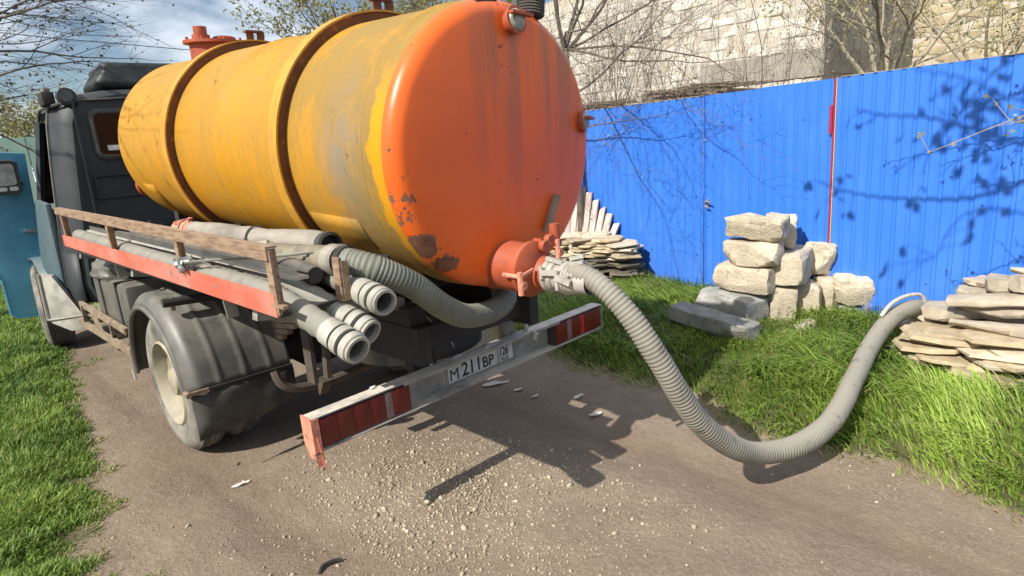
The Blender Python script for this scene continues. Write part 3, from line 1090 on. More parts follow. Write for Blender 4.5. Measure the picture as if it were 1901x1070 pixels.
# ------------------------------------------------------------------ trees
class Tree:
    def __init__(s, seed):
        s.r = random.Random(seed)
        s.trunk, s.crown, s.lv, s.lf, s.lt = B(), B(), [], [], []

    def grow(s, p, d, L, r, depth, up=.1, spread=.7, kids=(3, 5), leaf=.0, lsize=.03, wob=.18, trunk=False, taper=.45, droop=0.0, lcl=1):
        rd = s.r
        n = 5
        pts, R = [Vector(p)], [r]
        d = Vector(d).normalized()
        for i in range(n):
            d = (d + Vector((rd.uniform(-wob, wob), rd.uniform(-wob, wob), rd.uniform(-wob, wob) + up * .3 - droop * .3))).normalized()
            pts.append(pts[-1] + d * (L / n))
            R.append(r * (1 - (1 - taper) * (i + 1) / n))
        sides = 8 if r > .03 else (5 if r > .008 else 3)
        (s.trunk if trunk else s.crown).tube(pts, R, sides, False)
        if depth > 0:
            for k in range(rd.randint(*kids)):
                t = rd.uniform(.25, 1.0)
                i = min(int(t * n), n - 1)
                q = pts[i].lerp(pts[i + 1], t * n - i)
                ax = Vector((rd.uniform(-1, 1), rd.uniform(-1, 1), rd.uniform(-.6, 1))).normalized()
                base = (pts[i + 1] - pts[i]).normalized()
                nd = (base * (1 - spread * .55) + ax * spread).normalized()
                s.grow(q, nd, L * rd.uniform(.45, .75), max(R[i] * rd.uniform(.4, .62), .0018), depth - 1, up, spread, kids, leaf, lsize, wob * 1.15, False, taper, droop, lcl)
            s.grow(pts[-1], d, L * .6, R[-1], depth - 1, up, spread, kids, leaf, lsize, wob * 1.15, False, taper, droop, lcl)
        if depth <= 1 and leaf > 0:
            for i in range(1, len(pts)):
                if rd.random() < leaf:
                    for _ in range(lcl):
                        s.leafat(pts[i] + Vector((rd.uniform(-1, 1), rd.uniform(-1, 1), rd.uniform(-1, 1))) * lsize * .5 * lcl, lsize * rd.uniform(.6, 1.2))

    def leafat(s, p, z):
        rd = s.r
        a = Vector((rd.uniform(-1, 1), rd.uniform(-1, 1), rd.uniform(-1, .3))).normalized()
        b = a.cross(Vector((rd.uniform(-1, 1), rd.uniform(-1, 1), rd.uniform(-1, 1)))).normalized()
        n = len(s.lv)
        s.lv += [p, p + a * z * .5 + b * z * .34, p + a * z, p + a * z * .5 - b * z * .34]
        s.lf.append((n, n + 1, n + 2, n + 3))
        s.lt += [rd.random()] * 4

    def done(s, name, base, label, bark, leafm='leaf', group=None, cat='tree'):
        t = thing(name, base, label, cat, group)
        if s.trunk.V:
            s.trunk.go('trunk', bark, t, 60)
        if s.crown.V:
            mk('crown', s.crown.V, s.crown.F, bark, t, 60)
        if s.lv:
            npmesh('leaves', [tuple(v) for v in s.lv], s.lf, leafm, s.lt, t)['kind'] = 'stuff'
        return t


def trees():
    # slim tree standing at the fence by the tank
    t = Tree(4)
    base = Vector((3.74, 2.20, .18))
    t.trunk.tube([base, (3.74, 2.19, .9), (3.72, 2.19, 1.7), (3.72, 2.21, 2.35), (3.70, 2.27, 2.80)], [.055, .045, .040, .036, .033], 9, False)
    for d, L, r in (((-.05, .25, 1), 1.3, .026), ((.1, -.05, 1), 1.5, .024), ((0, -.8, .55), 1.5, .022), ((-.2, -.55, .85), 1.4, .02), ((.3, -.9, .35), 1.3, .016)):
        t.grow((3.70, 2.27, 2.78), d, L, r, 3, .12, .62, (3, 4), .10, .022)
    t.grow((3.72, 2.21, 2.30), (.1, -1, .25), 1.3, .014, 2, .05, .6, (3, 5), .08, .02)
    t.grow((3.71, 2.22, 2.45), (-.1, .9, .6), 1.0, .014, 2, .05, .6, (3, 4), .08, .02)
    t.grow((3.72, 2.20, 1.9), (-.25, -.9, .10), 1.1, .010, 2, .05, .6, (3, 5), .08, .02)
    for dd, L in (((-.75, -.8, .20), 1.5), ((-.35, -1, .12), 1.7), ((-.6, -.35, .35), 1.4), ((-.15, -1, .02), 1.5)):
        t.grow((3.70, 2.26, 2.80), dd, L, .015, 3, .0, .75, (4, 5), .05, .022, .22, False, .45, .25)
    t.done('bare_tree', base, 'slim bare tree with a dark trunk standing at the fence beside the orange tank end', 'bark', 'bud')
    # bare shrubs between fence and house
    spots = [(5.2, 3.2, 'nearest the tank'), (5.6, 1.9, 'in front of the concrete belt'), (5.4, .9, 'by the house corner'), (6.6, 4.4, 'over the brushwood shed'), (6.9, .5, 'tallest of the bare shrubs, toward the tan house'), (5.2, 2.5, 'above the gate')]
    for i, (x, y, w) in enumerate(spots):
        t = Tree(20 + i)
        for k in range(4):
            a = t.r.uniform(0, 6.28)
            t.grow((x, y, .1), (.30 * math.cos(a), .30 * math.sin(a), 1), t.r.uniform(1.6, 2.2), .015, 3, .25, .5, (3, 4), .16 if i in (2, 4, 5) else .03, .035, .10, True)
        t.done('bare_shrub', (x, y, .1), f'thin grey bare shrub {w} behind the fence', 'twig_grey', 'bud', 'bare shrubs between the fence and the houses', 'shrub')
    # pale budding tree in front of the tan house
    for i, (x, y, w, sd) in enumerate(((9.8, -.9, 'before the tan house', 31), (6.6, -.35, 'at the house corner with hanging pale twigs', 33))):
        t = Tree(sd)
        t.trunk.tube([(x, y, 0), (x + .05, y, 1.2), (x, y + .1, 2.1)], [.07, .06, .05], 8, False)
        for k in range(6):
            a = k * 1.05
            t.grow((x, y + .1, 2.05), (.6 * math.cos(a), .6 * math.sin(a), .75), 1.5, .028, 3, .1, .6, (3, 4), .35, .05, .2, False, .45, 0, 2)
        t.done('budding_tree', (x, y, 0), f'small pale tree with yellow-green buds {w}', 'twig_pale', 'bud', 'budding trees by the houses')
    # tree over the tank, far behind
    for i, (x, y, w, sd) in enumerate(((6.9, 11.8, 'seen over the middle of the tank', 41), (9.0, 10.6, 'seen over the rear of the tank', 42))):
        t = Tree(sd)
        t.trunk.tube([(x, y, 0), (x, y, 1.6), (x + .1, y, 3.2)], [.14, .12, .10], 8, False)
        for k in range(7):
            a = k * .9
            t.grow((x + .1, y, 3.1), (.75 * math.cos(a), .75 * math.sin(a), .8), 2.0, .05, 3, .1, .65, (3, 5), .55, .085, .2, False, .45, 0, 2)
        t.done('leafing_tree', (x, y, 0), f'tree with sparse yellow-green young leaves {w}', 'twig_grey', 'leaf', 'leafing trees beyond the fence')
    # dark bare tree reaching in over the cab
    t = Tree(52)
    bx = Vector((-3.4, 8.3, 0))
    t.trunk.tube([bx, (-3.4, 8.3, 1.5), (-3.3, 8.2, 3.0), (-3.2, 8.1, 4.2)], [.17, .15, .12, .08], 10, False)
    for z, d, L, r in ((2.7, (1, -.30, .10), 1.9, .040), (3.0, (1, -.42, .13), 2.2, .040), (3.2, (1, -.35, .25), 2.3, .042), (3.5, (1, -.1, .12), 2.2, .038), (3.8, (.9, -.5, .3), 2.2, .036), (3.4, (1, -.75, .22), 2.2, .035), (3.0, (.9, .2, .05), 2.0, .035), (4.1, (.2, .1, 1), 2.0, .05)):
        t.grow((-3.25, 8.15, z), d, L, r, 3, .02, .5, (3, 5), .26, .05, .13, False, .5, .04)
    for z, d_, L in ((3.6, (.0, -1, .35), 3.2), (4.0, (.1, -1, .25), 3.4), (4.1, (-.1, -1, .4), 3.0)):
        t.grow((-3.2, 8.0, z), d_, L, .045, 3, .02, .5, (3, 4), .2, .05, .1, False, .5)
    t.done('overhanging_tree', bx, 'dark bare tree reaching its twigs in over the truck cab', 'bark', 'leaf_dark')
    # tree by the lane whose limbs hang overhead and shade the fence
    t = Tree(61)
    base = Vector((-.4, -6.4, 0))
    t.trunk.tube([base, (-.4, -6.3, 1.6), (-.2, -6.1, 3.2), (.1, -5.8, 4.6)], [.20, .17, .14, .10], 10, False)

    def limb(ys, leaf=True, r=.020, dist=2.75):
        P = []
        for (y, zf) in ys:                          # (where along the fence, at what height the shade should fall)
            q = fpt(y, 0, zf)
            P.append(q + TO_SUN * (dist / abs(TO_SUN.x)))
        P = spline(P, .06)
        n = len(P)
        t.crown.tube(P, [r * (1 - .75 * i / n) for i in range(n)], 5, False)
        for i in range(n // 3, n):
            if t.r.random() < .62:
                d = Vector((t.r.uniform(-.5, .5), t.r.uniform(-.6, 1), t.r.uniform(-1, .6)))
                L = t.r.uniform(.06, .24)
                e = P[i] + d.normalized() * L
                t.crown.tube([P[i], P[i].lerp(e, .5) + Vector((0, 0, .02)), e], [.004, .003, .002], 3, False)
                if leaf:
                    for _ in range(t.r.randint(1, 3)):
                        t.leafat(e + Vector((t.r.uniform(-.02, .02), t.r.uniform(-.03, .03), 0)), t.r.uniform(.065, .105))
        return P

    limb([(-2.9, 1.62), (-2.2, 1.42), (-1.98, 1.31), (-1.70, 1.20), (-1.37, 1.18), (-1.07, 1.19), (-.82, 1.24), (-.66, 1.30)])
    P = limb([(-3.0, 1.25), (-2.3, 1.52), (-1.96, 1.56), (-1.70, 1.66), (-1.40, 1.76), (-1.11, 1.80), (-.91, 1.86)], True, .02)
    for k in range(70):
        q = P[int(len(P) * .62)] + Vector((t.r.gauss(0, .10), t.r.gauss(0, .15), t.r.gauss(.08, .13)))
        t.leafat(q, t.r.uniform(.06, .10))
    limb([(-2.9, 1.35), (-2.3, 1.75), (-1.9, 1.84), (-1.6, 2.0), (-1.3, 2.1)], True, .014)
    limb([(-2.6, .5), (-2.1, 1.05), (-1.75, 1.12), (-1.6, .98), (-1.52, .76), (-1.34, .70)], True, .010)
    limb([(-2.8, 2.1), (-2.2, 2.2), (-1.8, 2.05), (-1.5, 1.62), (-1.25, 1.40)], False, .010)
    for k in range(4):
        a = k * 1.5 + .4
        t.grow((.1, -5.8, 4.5), (.8 * math.cos(a) + .3, .8 * math.sin(a), .7), 1.6, .05, 2, .1, .6, (3, 4), .3, .07)
    for y, z in ((-2.9, 1.62), (-3.0, 1.25), (-2.9, 1.35), (-2.6, .5), (-2.8, 2.1)):
        q = fpt(y, 0, z) + TO_SUN * (2.75 / abs(TO_SUN.x))
        t.crown.tube(spline([(.05, -5.75, 4.5), Vector((.05, -5.75, 4.5)).lerp(q, .5) + Vector((0, 0, .35)), q], .2), .02, 5, False)
    t.done('lane_side_tree', base, 'leafy-twigged tree by the lane whose limbs shade the blue fence', 'bark', 'leaf_dark')
    # light twigs that hang into the picture on the fence side
    t = Tree(72)
    base = Vector((2.3, -3.9, .2))
    t.trunk.tube([base, (2.3, -3.85, 1.2), (2.25, -3.7, 2.2)], [.045, .04, .03], 8, False)
    for tip, st in (((2.02, -1.66, 1.60), (2.15, -2.7, 1.9)), ((2.05, -1.95, 1.72), (2.2, -2.8, 1.75)), ((2.1, -1.22, 2.50), (2.2, -2.6, 2.35)), ((2.3, -1.50, 2.24), (2.3, -2.7, 2.3)), ((2.2, -1.72, 2.14), (2.2, -2.8, 2.05)), ((2.5, -1.62, 2.42), (2.4, -2.8, 2.5))):
        P = spline([(2.25, -3.7, 2.15), st, Vector(st).lerp(Vector(tip), .5) + Vector((0, 0, .06)), tip], .05)
        n = len(P)
        t.crown.tube(P, [.011 * (1 - .85 * i / n) for i in range(n)], 4, False)
        for i in range(n // 3, n):
            if t.r.random() < .55:
                d = Vector((t.r.uniform(-.6, .6), t.r.uniform(0, 1), t.r.uniform(-.8, .8))).normalized()
                e = P[i] + d * t.r.uniform(.05, .20)
                t.crown.tube([P[i], e], [.003, .0016], 3, False)
                for _ in range(3):
                    t.leafat(e + Vector((t.r.uniform(-.02, .02),) * 3), t.r.uniform(.018, .036))
    t.done('sapling', base, 'pale budding sapling leaning in from beyond the grey slab pile', 'twig_pale', 'bud')
    # hazy scrub far away past the cab
    for i in range(5):
        t = Tree(80 + i)
        x, y = -3.2 + i * 1.5, 28 + i % 2 * 2.5
        for k in range(6):
            a = k * 1.05
            t.grow((x, y, 0), (.4 * math.cos(a), .4 * math.sin(a), 1), 2.6, .06, 3, .2, .5, (3, 4), .5, .14, .15, True, .45, 0, 2)
        t.done('scrub_tree', (x, y, 0), ['brown scrub tree at the far end of the lane, half hidden by the cab door', 'tall brown scrub tree beyond the turquoise fence', 'brown scrub tree just past the cab roof edge', 'scrub tree hidden mostly by the dark cab', 'scrub tree far off behind the tank front'][i], 'twig_pale', 'leaf', 'scrub trees at the end of the lane')


trees()
B().tube([(-6, 20, 6.3), (2.2, 20, 5.76), (5.8, 20, 5.60), (14, 20, 5.9)], .012, 5).go('overhead_cable', 'cable')
tag(bpy.data.objects['overhead_cable'], 'thin black overhead cable crossing the cloudy sky above the cab', 'cable')
# ------------------------------------------------------------------ tanker truck
TR = thing('vacuum_truck', (0, 1.9, 0), 'dark cab vacuum tanker truck with a worn yellow tank and orange tank end', 'truck')
TA = Vector((-.019, 1, .065)).normalized()          # tank axis, towards the cab
TO = Vector((-.016, 0, 1.827))
TX = TA.cross(Vector((0, 0, 1))).normalized()       # right
TU = TX.cross(TA)                                   # up


def tp(s, ang, r):
    """point on the tank: distance along it, angle (0 right, 90 up), radius"""
    a = math.radians(ang)
    return TO + TA * s + TX * (r * math.cos(a)) + TU * (r * math.sin(a))


R0 = .652


def tank():
    n = 128
    pr = [(-.315, R0 - .004), (-.300, R0 + .003), (-.285, R0)]
    for s in (-.19, 1.30):
        pr += [(s - .035, R0), (s - .022, R0 + .010), (s - .008, R0 + .010), (s, R0 + .004), (s + .008, R0 + .010), (s + .022, R0 + .010), (s + .035, R0)]
    pr += [(3.185, R0), (3.2, R0 + .003), (3.215, R0)]
    sh = B().lathe(pr, TO, TA, n, e1=TX).go('tank_shell', 'yellow', TR, 50)
    head = [(-.316, R0), (-.322, R0 - .0005)]
    rk = .070
    for k in range(1, 11):
        a = k / 10 * math.radians(84)
        head.append((-.322 - rk * math.sin(a), R0 - rk + rk * math.cos(a)))
    s0, r0 = head[-1]
    for k in range(1, 9):
        u = k / 8
        head.append((s0 - .030 * (1 - (1 - u) ** 2), r0 * (1 - u) + .001 * u))
    B().lathe(head, TO, TA, n, e1=TX).go('rear_tank_end', 'orange', TR, 60)
    B().lathe([(3.2 + (-.315 - s), r) for s, r in head], TO, TA, 64, e1=TX).go('front_tank_end', 'yellow', TR, 60)
    for s in (.46, 1.98):
        b = B().lathe([(s + .085, R0 - .005), (s + .085, R0 + .056), (s, R0 + .056), (s, R0 + .046), (s + .01, R0 + .046)], TO, TA, n, e1=TX)
        bd = b.go('tank_band', 'band', TR, 30)
        B().lathe([(s + .012, R0 + .046), (s + .012, R0 - .005)], TO, TA, n, e1=TX).go('band_web', 'band_web', bd, 0)
        lug = B()
        for q in (-.05, .035):
            lug.bar(tp(s + .04, 90 + q * 70, R0 + .05), tp(s + .04, 90 + q * 70, R0 + .115), .012, .05, TX)
        lug.bar(tp(s + .04, 86, R0 + .112), tp(s + .04, 95, R0 + .112), .05, .012)
        lug.go('lifting_lug', 'band_web', bd)
    # saddle plates welded low on the side
    for s0, s1, m in ((-.0, .42, 'yellow'), (2.78, 3.0, 'yellow')):
        for side in (0, 1):
            rg = []
            for k in range(10):
                a = (205 + k * 6) if side == 0 else (335 - k * 6)
                rg.append([tp(s0 + (.0 if k < 3 else .02 * k * .5), a, R0 + .004), tp(s1, a, R0 + .004)])
            V, F = [], []
            for a, b_ in rg:
                V += [a, b_]
            for k in range(len(rg) - 1):
                F.append((2 * k, 2 * k + 1, 2 * k + 3, 2 * k + 2))
            o = mk('saddle_plate', V, F, m, sh, 60)
            md = o.modifiers.new('thick', 'SOLIDIFY')
            md.thickness = .008
            md.offset = 0
    # manhole on the roof
    o = TO + TA * 2.46 + TX * -.10
    mh = B().lathe([(.60, .17), (.715, .17), (.715, .21), (.735, .21), (.735, .0)], o, TU, 28).go('manhole', 'orange_steel', TR)
    B().lathe([(.735, .0), (.735, .06), (.775, .06), (.775, .045), (.83, .045), (.83, .0)], o - TX * .09, TU, 16).go('valve', 'orange_steel', mh)
    B().lathe([(.735, .0), (.735, .08), (.765, .08), (.775, .06), (.775, .0)], o + TX * .075, TU, 16).go('valve', 'orange_steel', mh)
    b = B()
    for k in range(8):
        a = k * PI / 4
        q = o + TU * .73 + (TX * math.cos(a) + TA * math.sin(a)) * .19
        b.tube([q, q + TU * .025], .010, 6)
    b.go('bolt', 'orange_steel', mh)
    # outlet drum with cap ring and coupling
    fy = -.47
    c = Vector((-.072, .07, 1.288))
    ax = Vector((.03, -1, -.05)).normalized()

    def at(d):
        return c + ax * d
    dr = B().lathe([(.30, .128), (.395, .126), (.42, .120), (.60, .117), (.60, .0)], c, ax, 32).go('outlet_drum', 'orange_steel', TR)
    B().lathe([(.590, .117), (.590, .131), (.612, .131), (.618, .122), (.632, .02), (.632, 0)], c, ax, 32).go('outlet_cover', 'orange_steel', dr)
    for sx, sz in ((-.135, -.035), (.13, .07)):
        b = B()
        q = at(.60) + Vector((sx, 0, sz))
        b.tube([q + Vector((0, .05, .03)), q + Vector((0, -.055, .03))], .011, 8).tube([q + Vector((0, -.055, .05)), q + Vector((0, -.055, -.055))], .013, 8)
        b.bar(q + Vector((.0, -.04, .02)), q + Vector((.10 if sx < 0 else -.05, -.045, .045)), .012, .012)
        b.lathe([(0, 0), (0, .02), (.02, .02), (.02, 0)], q + Vector((.012, -.05, -.012)), ax, 8)
        b.go('clamp_bolt', 'salmon', dr)
    b = B().tube([at(.62) + Vector((.155, 0, .10)), at(.62) + Vector((.155, 0, .19))], .025, 10).bar(at(.60) + Vector((.05, 0, .12)), at(.60) + Vector((.20, 0, .09)), .05, .03).lathe([(0, 0), (0, .03), (.03, .03), (.03, 0)], at(.62) + Vector((.10, 0, .12)), ax, 10)
    b.lathe([(0, 0), (0, .028), (.03, .028), (.03, 0)], at(.62) + Vector((.06, 0, .10)), ax, 10)
    b.go('valve_lever', 'orange_steel', dr)
    e = c + Vector((.055, 0, -.03))
    B().lathe([(.62, .085), (.66, .070), (.70, .066), (.70, .0)], e, ax, 24).go('spout', 'orange_steel', dr)
    # sight glasses
    def sight(p, nrm, r, name='sight_glass'):
        nrm = Vector(nrm).normalized()
        b = B().lathe([(-.03, r * 1.02), (.020, r * 1.02), (.030, r * 1.22), (.045, r * 1.22), (.045, r * .85)], p, nrm, 20).go(name, 'orange_steel', TR)
        pr_ = [(.040, r * .98)] + [(.040 + r * .62 * math.sin(k * PI / 12), r * .98 * math.cos(k * PI / 12)) for k in range(1, 6)] + [(.040 + r * .62, .001)]
        B().lathe(pr_, p, nrm, 20).go('glass', 'glass', b)
        side = nrm.cross(Vector((0, 0, 1))).normalized()
        B().bar(Vector(p) + nrm * .072 - side * r * 1.35 + Vector((0, 0, .012)), Vector(p) + nrm * .072 + side * r * 1.35 + Vector((0, 0, .02)), .030, .012).go('guard_bar', 'orange_steel', b)
        return b
    sight(tp(-.39, 86, .555), (.03, -.95, .12), .050)
    sight(tp(-.37, 11, .560), (.42, -.90, .03), .046)
    # bracket, filler stub and filter can on top of the tank end
    b = B().tube([(-.135, -.37, 2.36), (-.135, -.37, 2.43)], .030, 14).bar((-.14, -.38, 2.435), (-.02, -.38, 2.45), .05, .012).bar((-.19, -.38, 2.39), (-.16, -.37, 2.43), .03, .012)
    b.go('filler_stub', 'cloth_black', TR)
    fc = B()
    P = [tp(-.42, 67, .60 + .012 * k) for k in range(0, 14)]
    pts, rr = [], []
    f0, f1 = Vector((.215, -.37, 2.32)), Vector((.255, -.37, 2.56))
    for k in range(25):
        pts.append(f0.lerp(f1, .35 + .65 * k / 24) + Vector((0, 0, .0)))
        rr.append(.064 + (.004 if k % 2 else -.002))
    fc.tube(pts, rr, 18)
    fcn = fc.go('filter_can', 'rubber', TR)
    B().tube([(.185, -.36, 2.30), (.21, -.36, 2.44)], .024, 10).bar((.10, -.385, 2.38), (.25, -.385, 2.36), .02, .03).go('filter_bracket', 'chassis', fcn)
    # level strip on the tank end
    B().prism([(.285, -.40, 1.565), (.315, -.40, 1.555), (.235, -.385, 1.385), (.20, -.385, 1.39)], (0, -.022, 0)).go('level_strip', 'rusty', TR)
    for s in (.35, 1.75, 3.0):
        z = TO.z + .065 * s - R0
        B().box((-.48, s - .05, 1.06), (.48, s + .05, z + .16)).box((-.56, s - .04, 1.09), (.56, s + .04, 1.16)).go('tank_cradle', 'chassis', TR)
    # small flange low at the front end
    B().lathe([(0, .0), (0, .07), (.06, .07), (.06, .09), (.09, .09), (.09, .0)], tp(3.28, 215, .55), (-.3, .9, 0), 16).go('front_valve', 'orange_steel', TR)


tank()


def wheel(x, y, out, r=.475, w=.215, dish=.12, name='wheel', full=True):
    """out: -1 or 1, the side the outer face looks to; x: plane of the outer face"""
    ax = Vector((-out, 0, 0))                       # from the outer face inwards
    o = Vector((x, y, r - .008))
    k = r / .475
    pr = [(.010, .287 * k), (.004, .30 * k), (.0, .33 * k), (-.004, .375 * k), (.004, .42 * k), (.022, .452 * k), (.035, .462 * k), (.045, .473 * k)]
    mid = [(t, .475 * k) for t in (.055, .08)] + [(.085, .466 * k), (.095, .466 * k), (.10, .476 * k), (w / 2 - .005, .476 * k), (w / 2, .467 * k)]
    pr = pr + mid
    pr = pr + [(w - t, q) for t, q in reversed(pr)]
    b = B().lathe(pr, o, ax, 56)
    ty = b.go('tyre', 'tyre', None, 35)
    if not full:
        return [ty]
    R = [(.008, .290 * k), (.0, .284 * k), (-.004, .278 * k), (.008, .270 * k), (.03, .262 * k), (dish, .235 * k), (dish + .012, .20 * k), (dish + .010, .12 * k), (dish + .0, .105 * k)]
    rim = B().lathe(R, o, ax, 48).go('rim', 'rim', None, 35)
    hub = B().lathe([(dish + .02, .108 * k), (dish - .015, .10 * k), (dish - .05, .085 * k), (dish - .058, .05 * k), (dish - .058, .001)], o, ax, 20)
    for q in range(6):
        a = q * PI / 3 + .3
        c = o + Vector((0, math.cos(a), math.sin(a))) * .148 * k
        hub.lathe([(dish + .02, .017), (dish - .022, .017), (dish - .026, .0)], c, ax, 6)
    return [ty, rim, hub.go('hub', 'rim', None, 35)]


def put_wheel(parts, name='wheel', steer=None):
    """the tyre, rim and hub become sub-parts of one wheel part"""
    ty = parts[0]
    e = bpy.data.objects.new(name, None)
    e.empty_display_size = .1
    COL.objects.link(e)
    e.parent = TR
    e.matrix_parent_inverse = Matrix.Translation(-TR.location)
    for p in parts:
        if steer:
            x, y, a = steer
            p.data.transform(Matrix.Translation((x, y, 0)) @ Matrix.Rotation(math.radians(a), 4, 'Z') @ Matrix.Translation((-x, -y, 0)))
        p.parent = e


def wheels():
    y = 1.88
    put_wheel(wheel(-1.065, y, -1, dish=.075))
    put_wheel(wheel(-.815, y, -1, dish=.05))
    put_wheel(wheel(1.065, y, 1, dish=.13))
    put_wheel(wheel(.815, y, 1, dish=.05))
    put_wheel(wheel(-1.19, 5.95, -1, w=.25, dish=.10), steer=(-1.06, 5.95, -9))
    put_wheel(wheel(1.19, 5.95, 1, w=.25, dish=.10), steer=(1.06, 5.95, -9))
    b = B().tube([(-.95, y, .475), (-.3, y, .475), (-.22, y, .475), (-.12, y, .475), (.12, y, .475), (.22, y, .475), (.3, y, .475), (.95, y, .475)], [.06, .065, .10, .19, .19, .10, .065, .06], 16)
    b.go('rear_axle', 'chassis', TR)
    B().bar((-1.0, 5.95, .47), (1.0, 5.95, .47), .10, .10).go('front_axle', 'chassis', TR)


wheels()


def chassis():
    b = B()
    for sx in (-1, 1):
        b.box((sx * .36, -.10, .80), (sx * .43, 6.5, .99)).box((sx * .34, -.05, 1.0), (sx * .44, 3.6, 1.09))
    for y in (-.02, .9, 2.3, 3.5, 4.4):
        b.box((-.36, y, .84), (.36, y + .07, .96))
    b.go('chassis_frame', 'chassis', TR, 0)
    for sx in (-1, 1):
        b = B()
        for k in range(7):
            h = .60 + .035 * k
            l = .35 + .10 * k
            b.tube([(sx * .52, 1.88 - l, h + .10 * (l / .95) ** 2), (sx * .52, 1.88 - l * .5, h + .025 * (l / .95) ** 2), (sx * .52, 1.88, h), (sx * .52, 1.88 + l * .5, h + .025 * (l / .95) ** 2), (sx * .52, 1.88 + l, h + .10 * (l / .95) ** 2)], .022, 4)
        b.go('leaf_spring', 'rusty', TR, 0)
    for sx in (-1, 1):
        b = B()
        b.bar((sx * .58, .78, 1.06), (sx * .60, .75, .58), .09, .025, (1, 0, 0)).bar((sx * .50, .70, 1.0), (sx * .56, .64, .62), .05, .03, (1, 0, 0))
        b.go('spring_hanger', 'rust_dark', TR)
    b = B().tube(spline([(-.70, 1.03, .62), (-.69, 1.0, .55), (-.62, .99, .495), (-.42, .98, .465), (-.1, .97, .48), (.6, .95, .50)], .05), .028, 8)
    b.bar((-.45, .97, .42), (-.45, .90, .52), .06, .05)
    b.go('spare_wheel_carrier', 'rust_dark', TR)
    # spare wheel hung flat under the frame, drive shaft, silencer: shapes in the shade
    b = B().lathe([(0, .24), (-.08, .42), (-.18, .42), (-.24, .24)], (.05, .62, .84), (0, 0, 1), 32)
    b.go('spare_wheel', 'tyre', TR)
    B().tube([(0, 2.1, .52), (0, 4.6, .80)], .045, 10).go('drive_shaft', 'chassis', TR)
    B().tube([(.62, 2.9, .68), (.62, 4.1, .68)], .12, 14).go('silencer', 'chassis', TR)
    # fuel tank with straps and a bag on top
    b = B().box((-.97, 2.95, .55), (-.58, 4.05, .98))
    ft = b.go('fuel_tank', 'plastic', TR, 40, .04)
    for y in (3.2, 3.75):
        B().box((-.978, y, .54), (-.57, y + .05, .99)).go('tank_strap', 'chassis', ft)
    rnd = random.Random(9)
    bm = bmesh.new()
    bmesh.ops.create_icosphere(bm, subdivisions=4, radius=1)
    for v in bm.verts:
        q = v.co.copy()
        v.co = Vector((q.x * .20, q.y * .42, q.z * .13)) * (1 + .22 * noise.noise(q * 2.2) + .10 * noise.noise(q * 6)) + Vector((-.80, 3.72, 1.03))
    me = bpy.data.meshes.new('air_cleaner_cover')
    bm.to_mesh(me)
    bm.free()
    me.materials.append(M['plastic'])
    smooth(me, 60)
    o = bpy.data.objects.new('air_cleaner_cover', me)
    link_to(o, TR)
    # side guard rails and step
    sg = B().bar((-1.02, 2.92, .64), (-1.0, 4.72, .625), .03, .05).bar((-1.03, 2.86, .485), (-1.02, 4.84, .43), .035, .055)
    sg.bar((-1.02, 4.55, .63), (-1.02, 4.55, .44), .04, .03, (1, 0, 0)).bar((-1.02, 3.45, .64), (-1.02, 3.45, .47), .03, .03, (1, 0, 0)).bar((-1.0, 4.3, .62), (-1.02, 3.9, .46), .03, .03)
    sg.bar((-1.02, 4.55, .45), (-.5, 4.55, .45), .04, .04).bar((-1.02, 3.45, .5), (-.5, 3.45, .6), .03, .04)
    sg.go('side_guard', 'rusty', TR)


chassis()


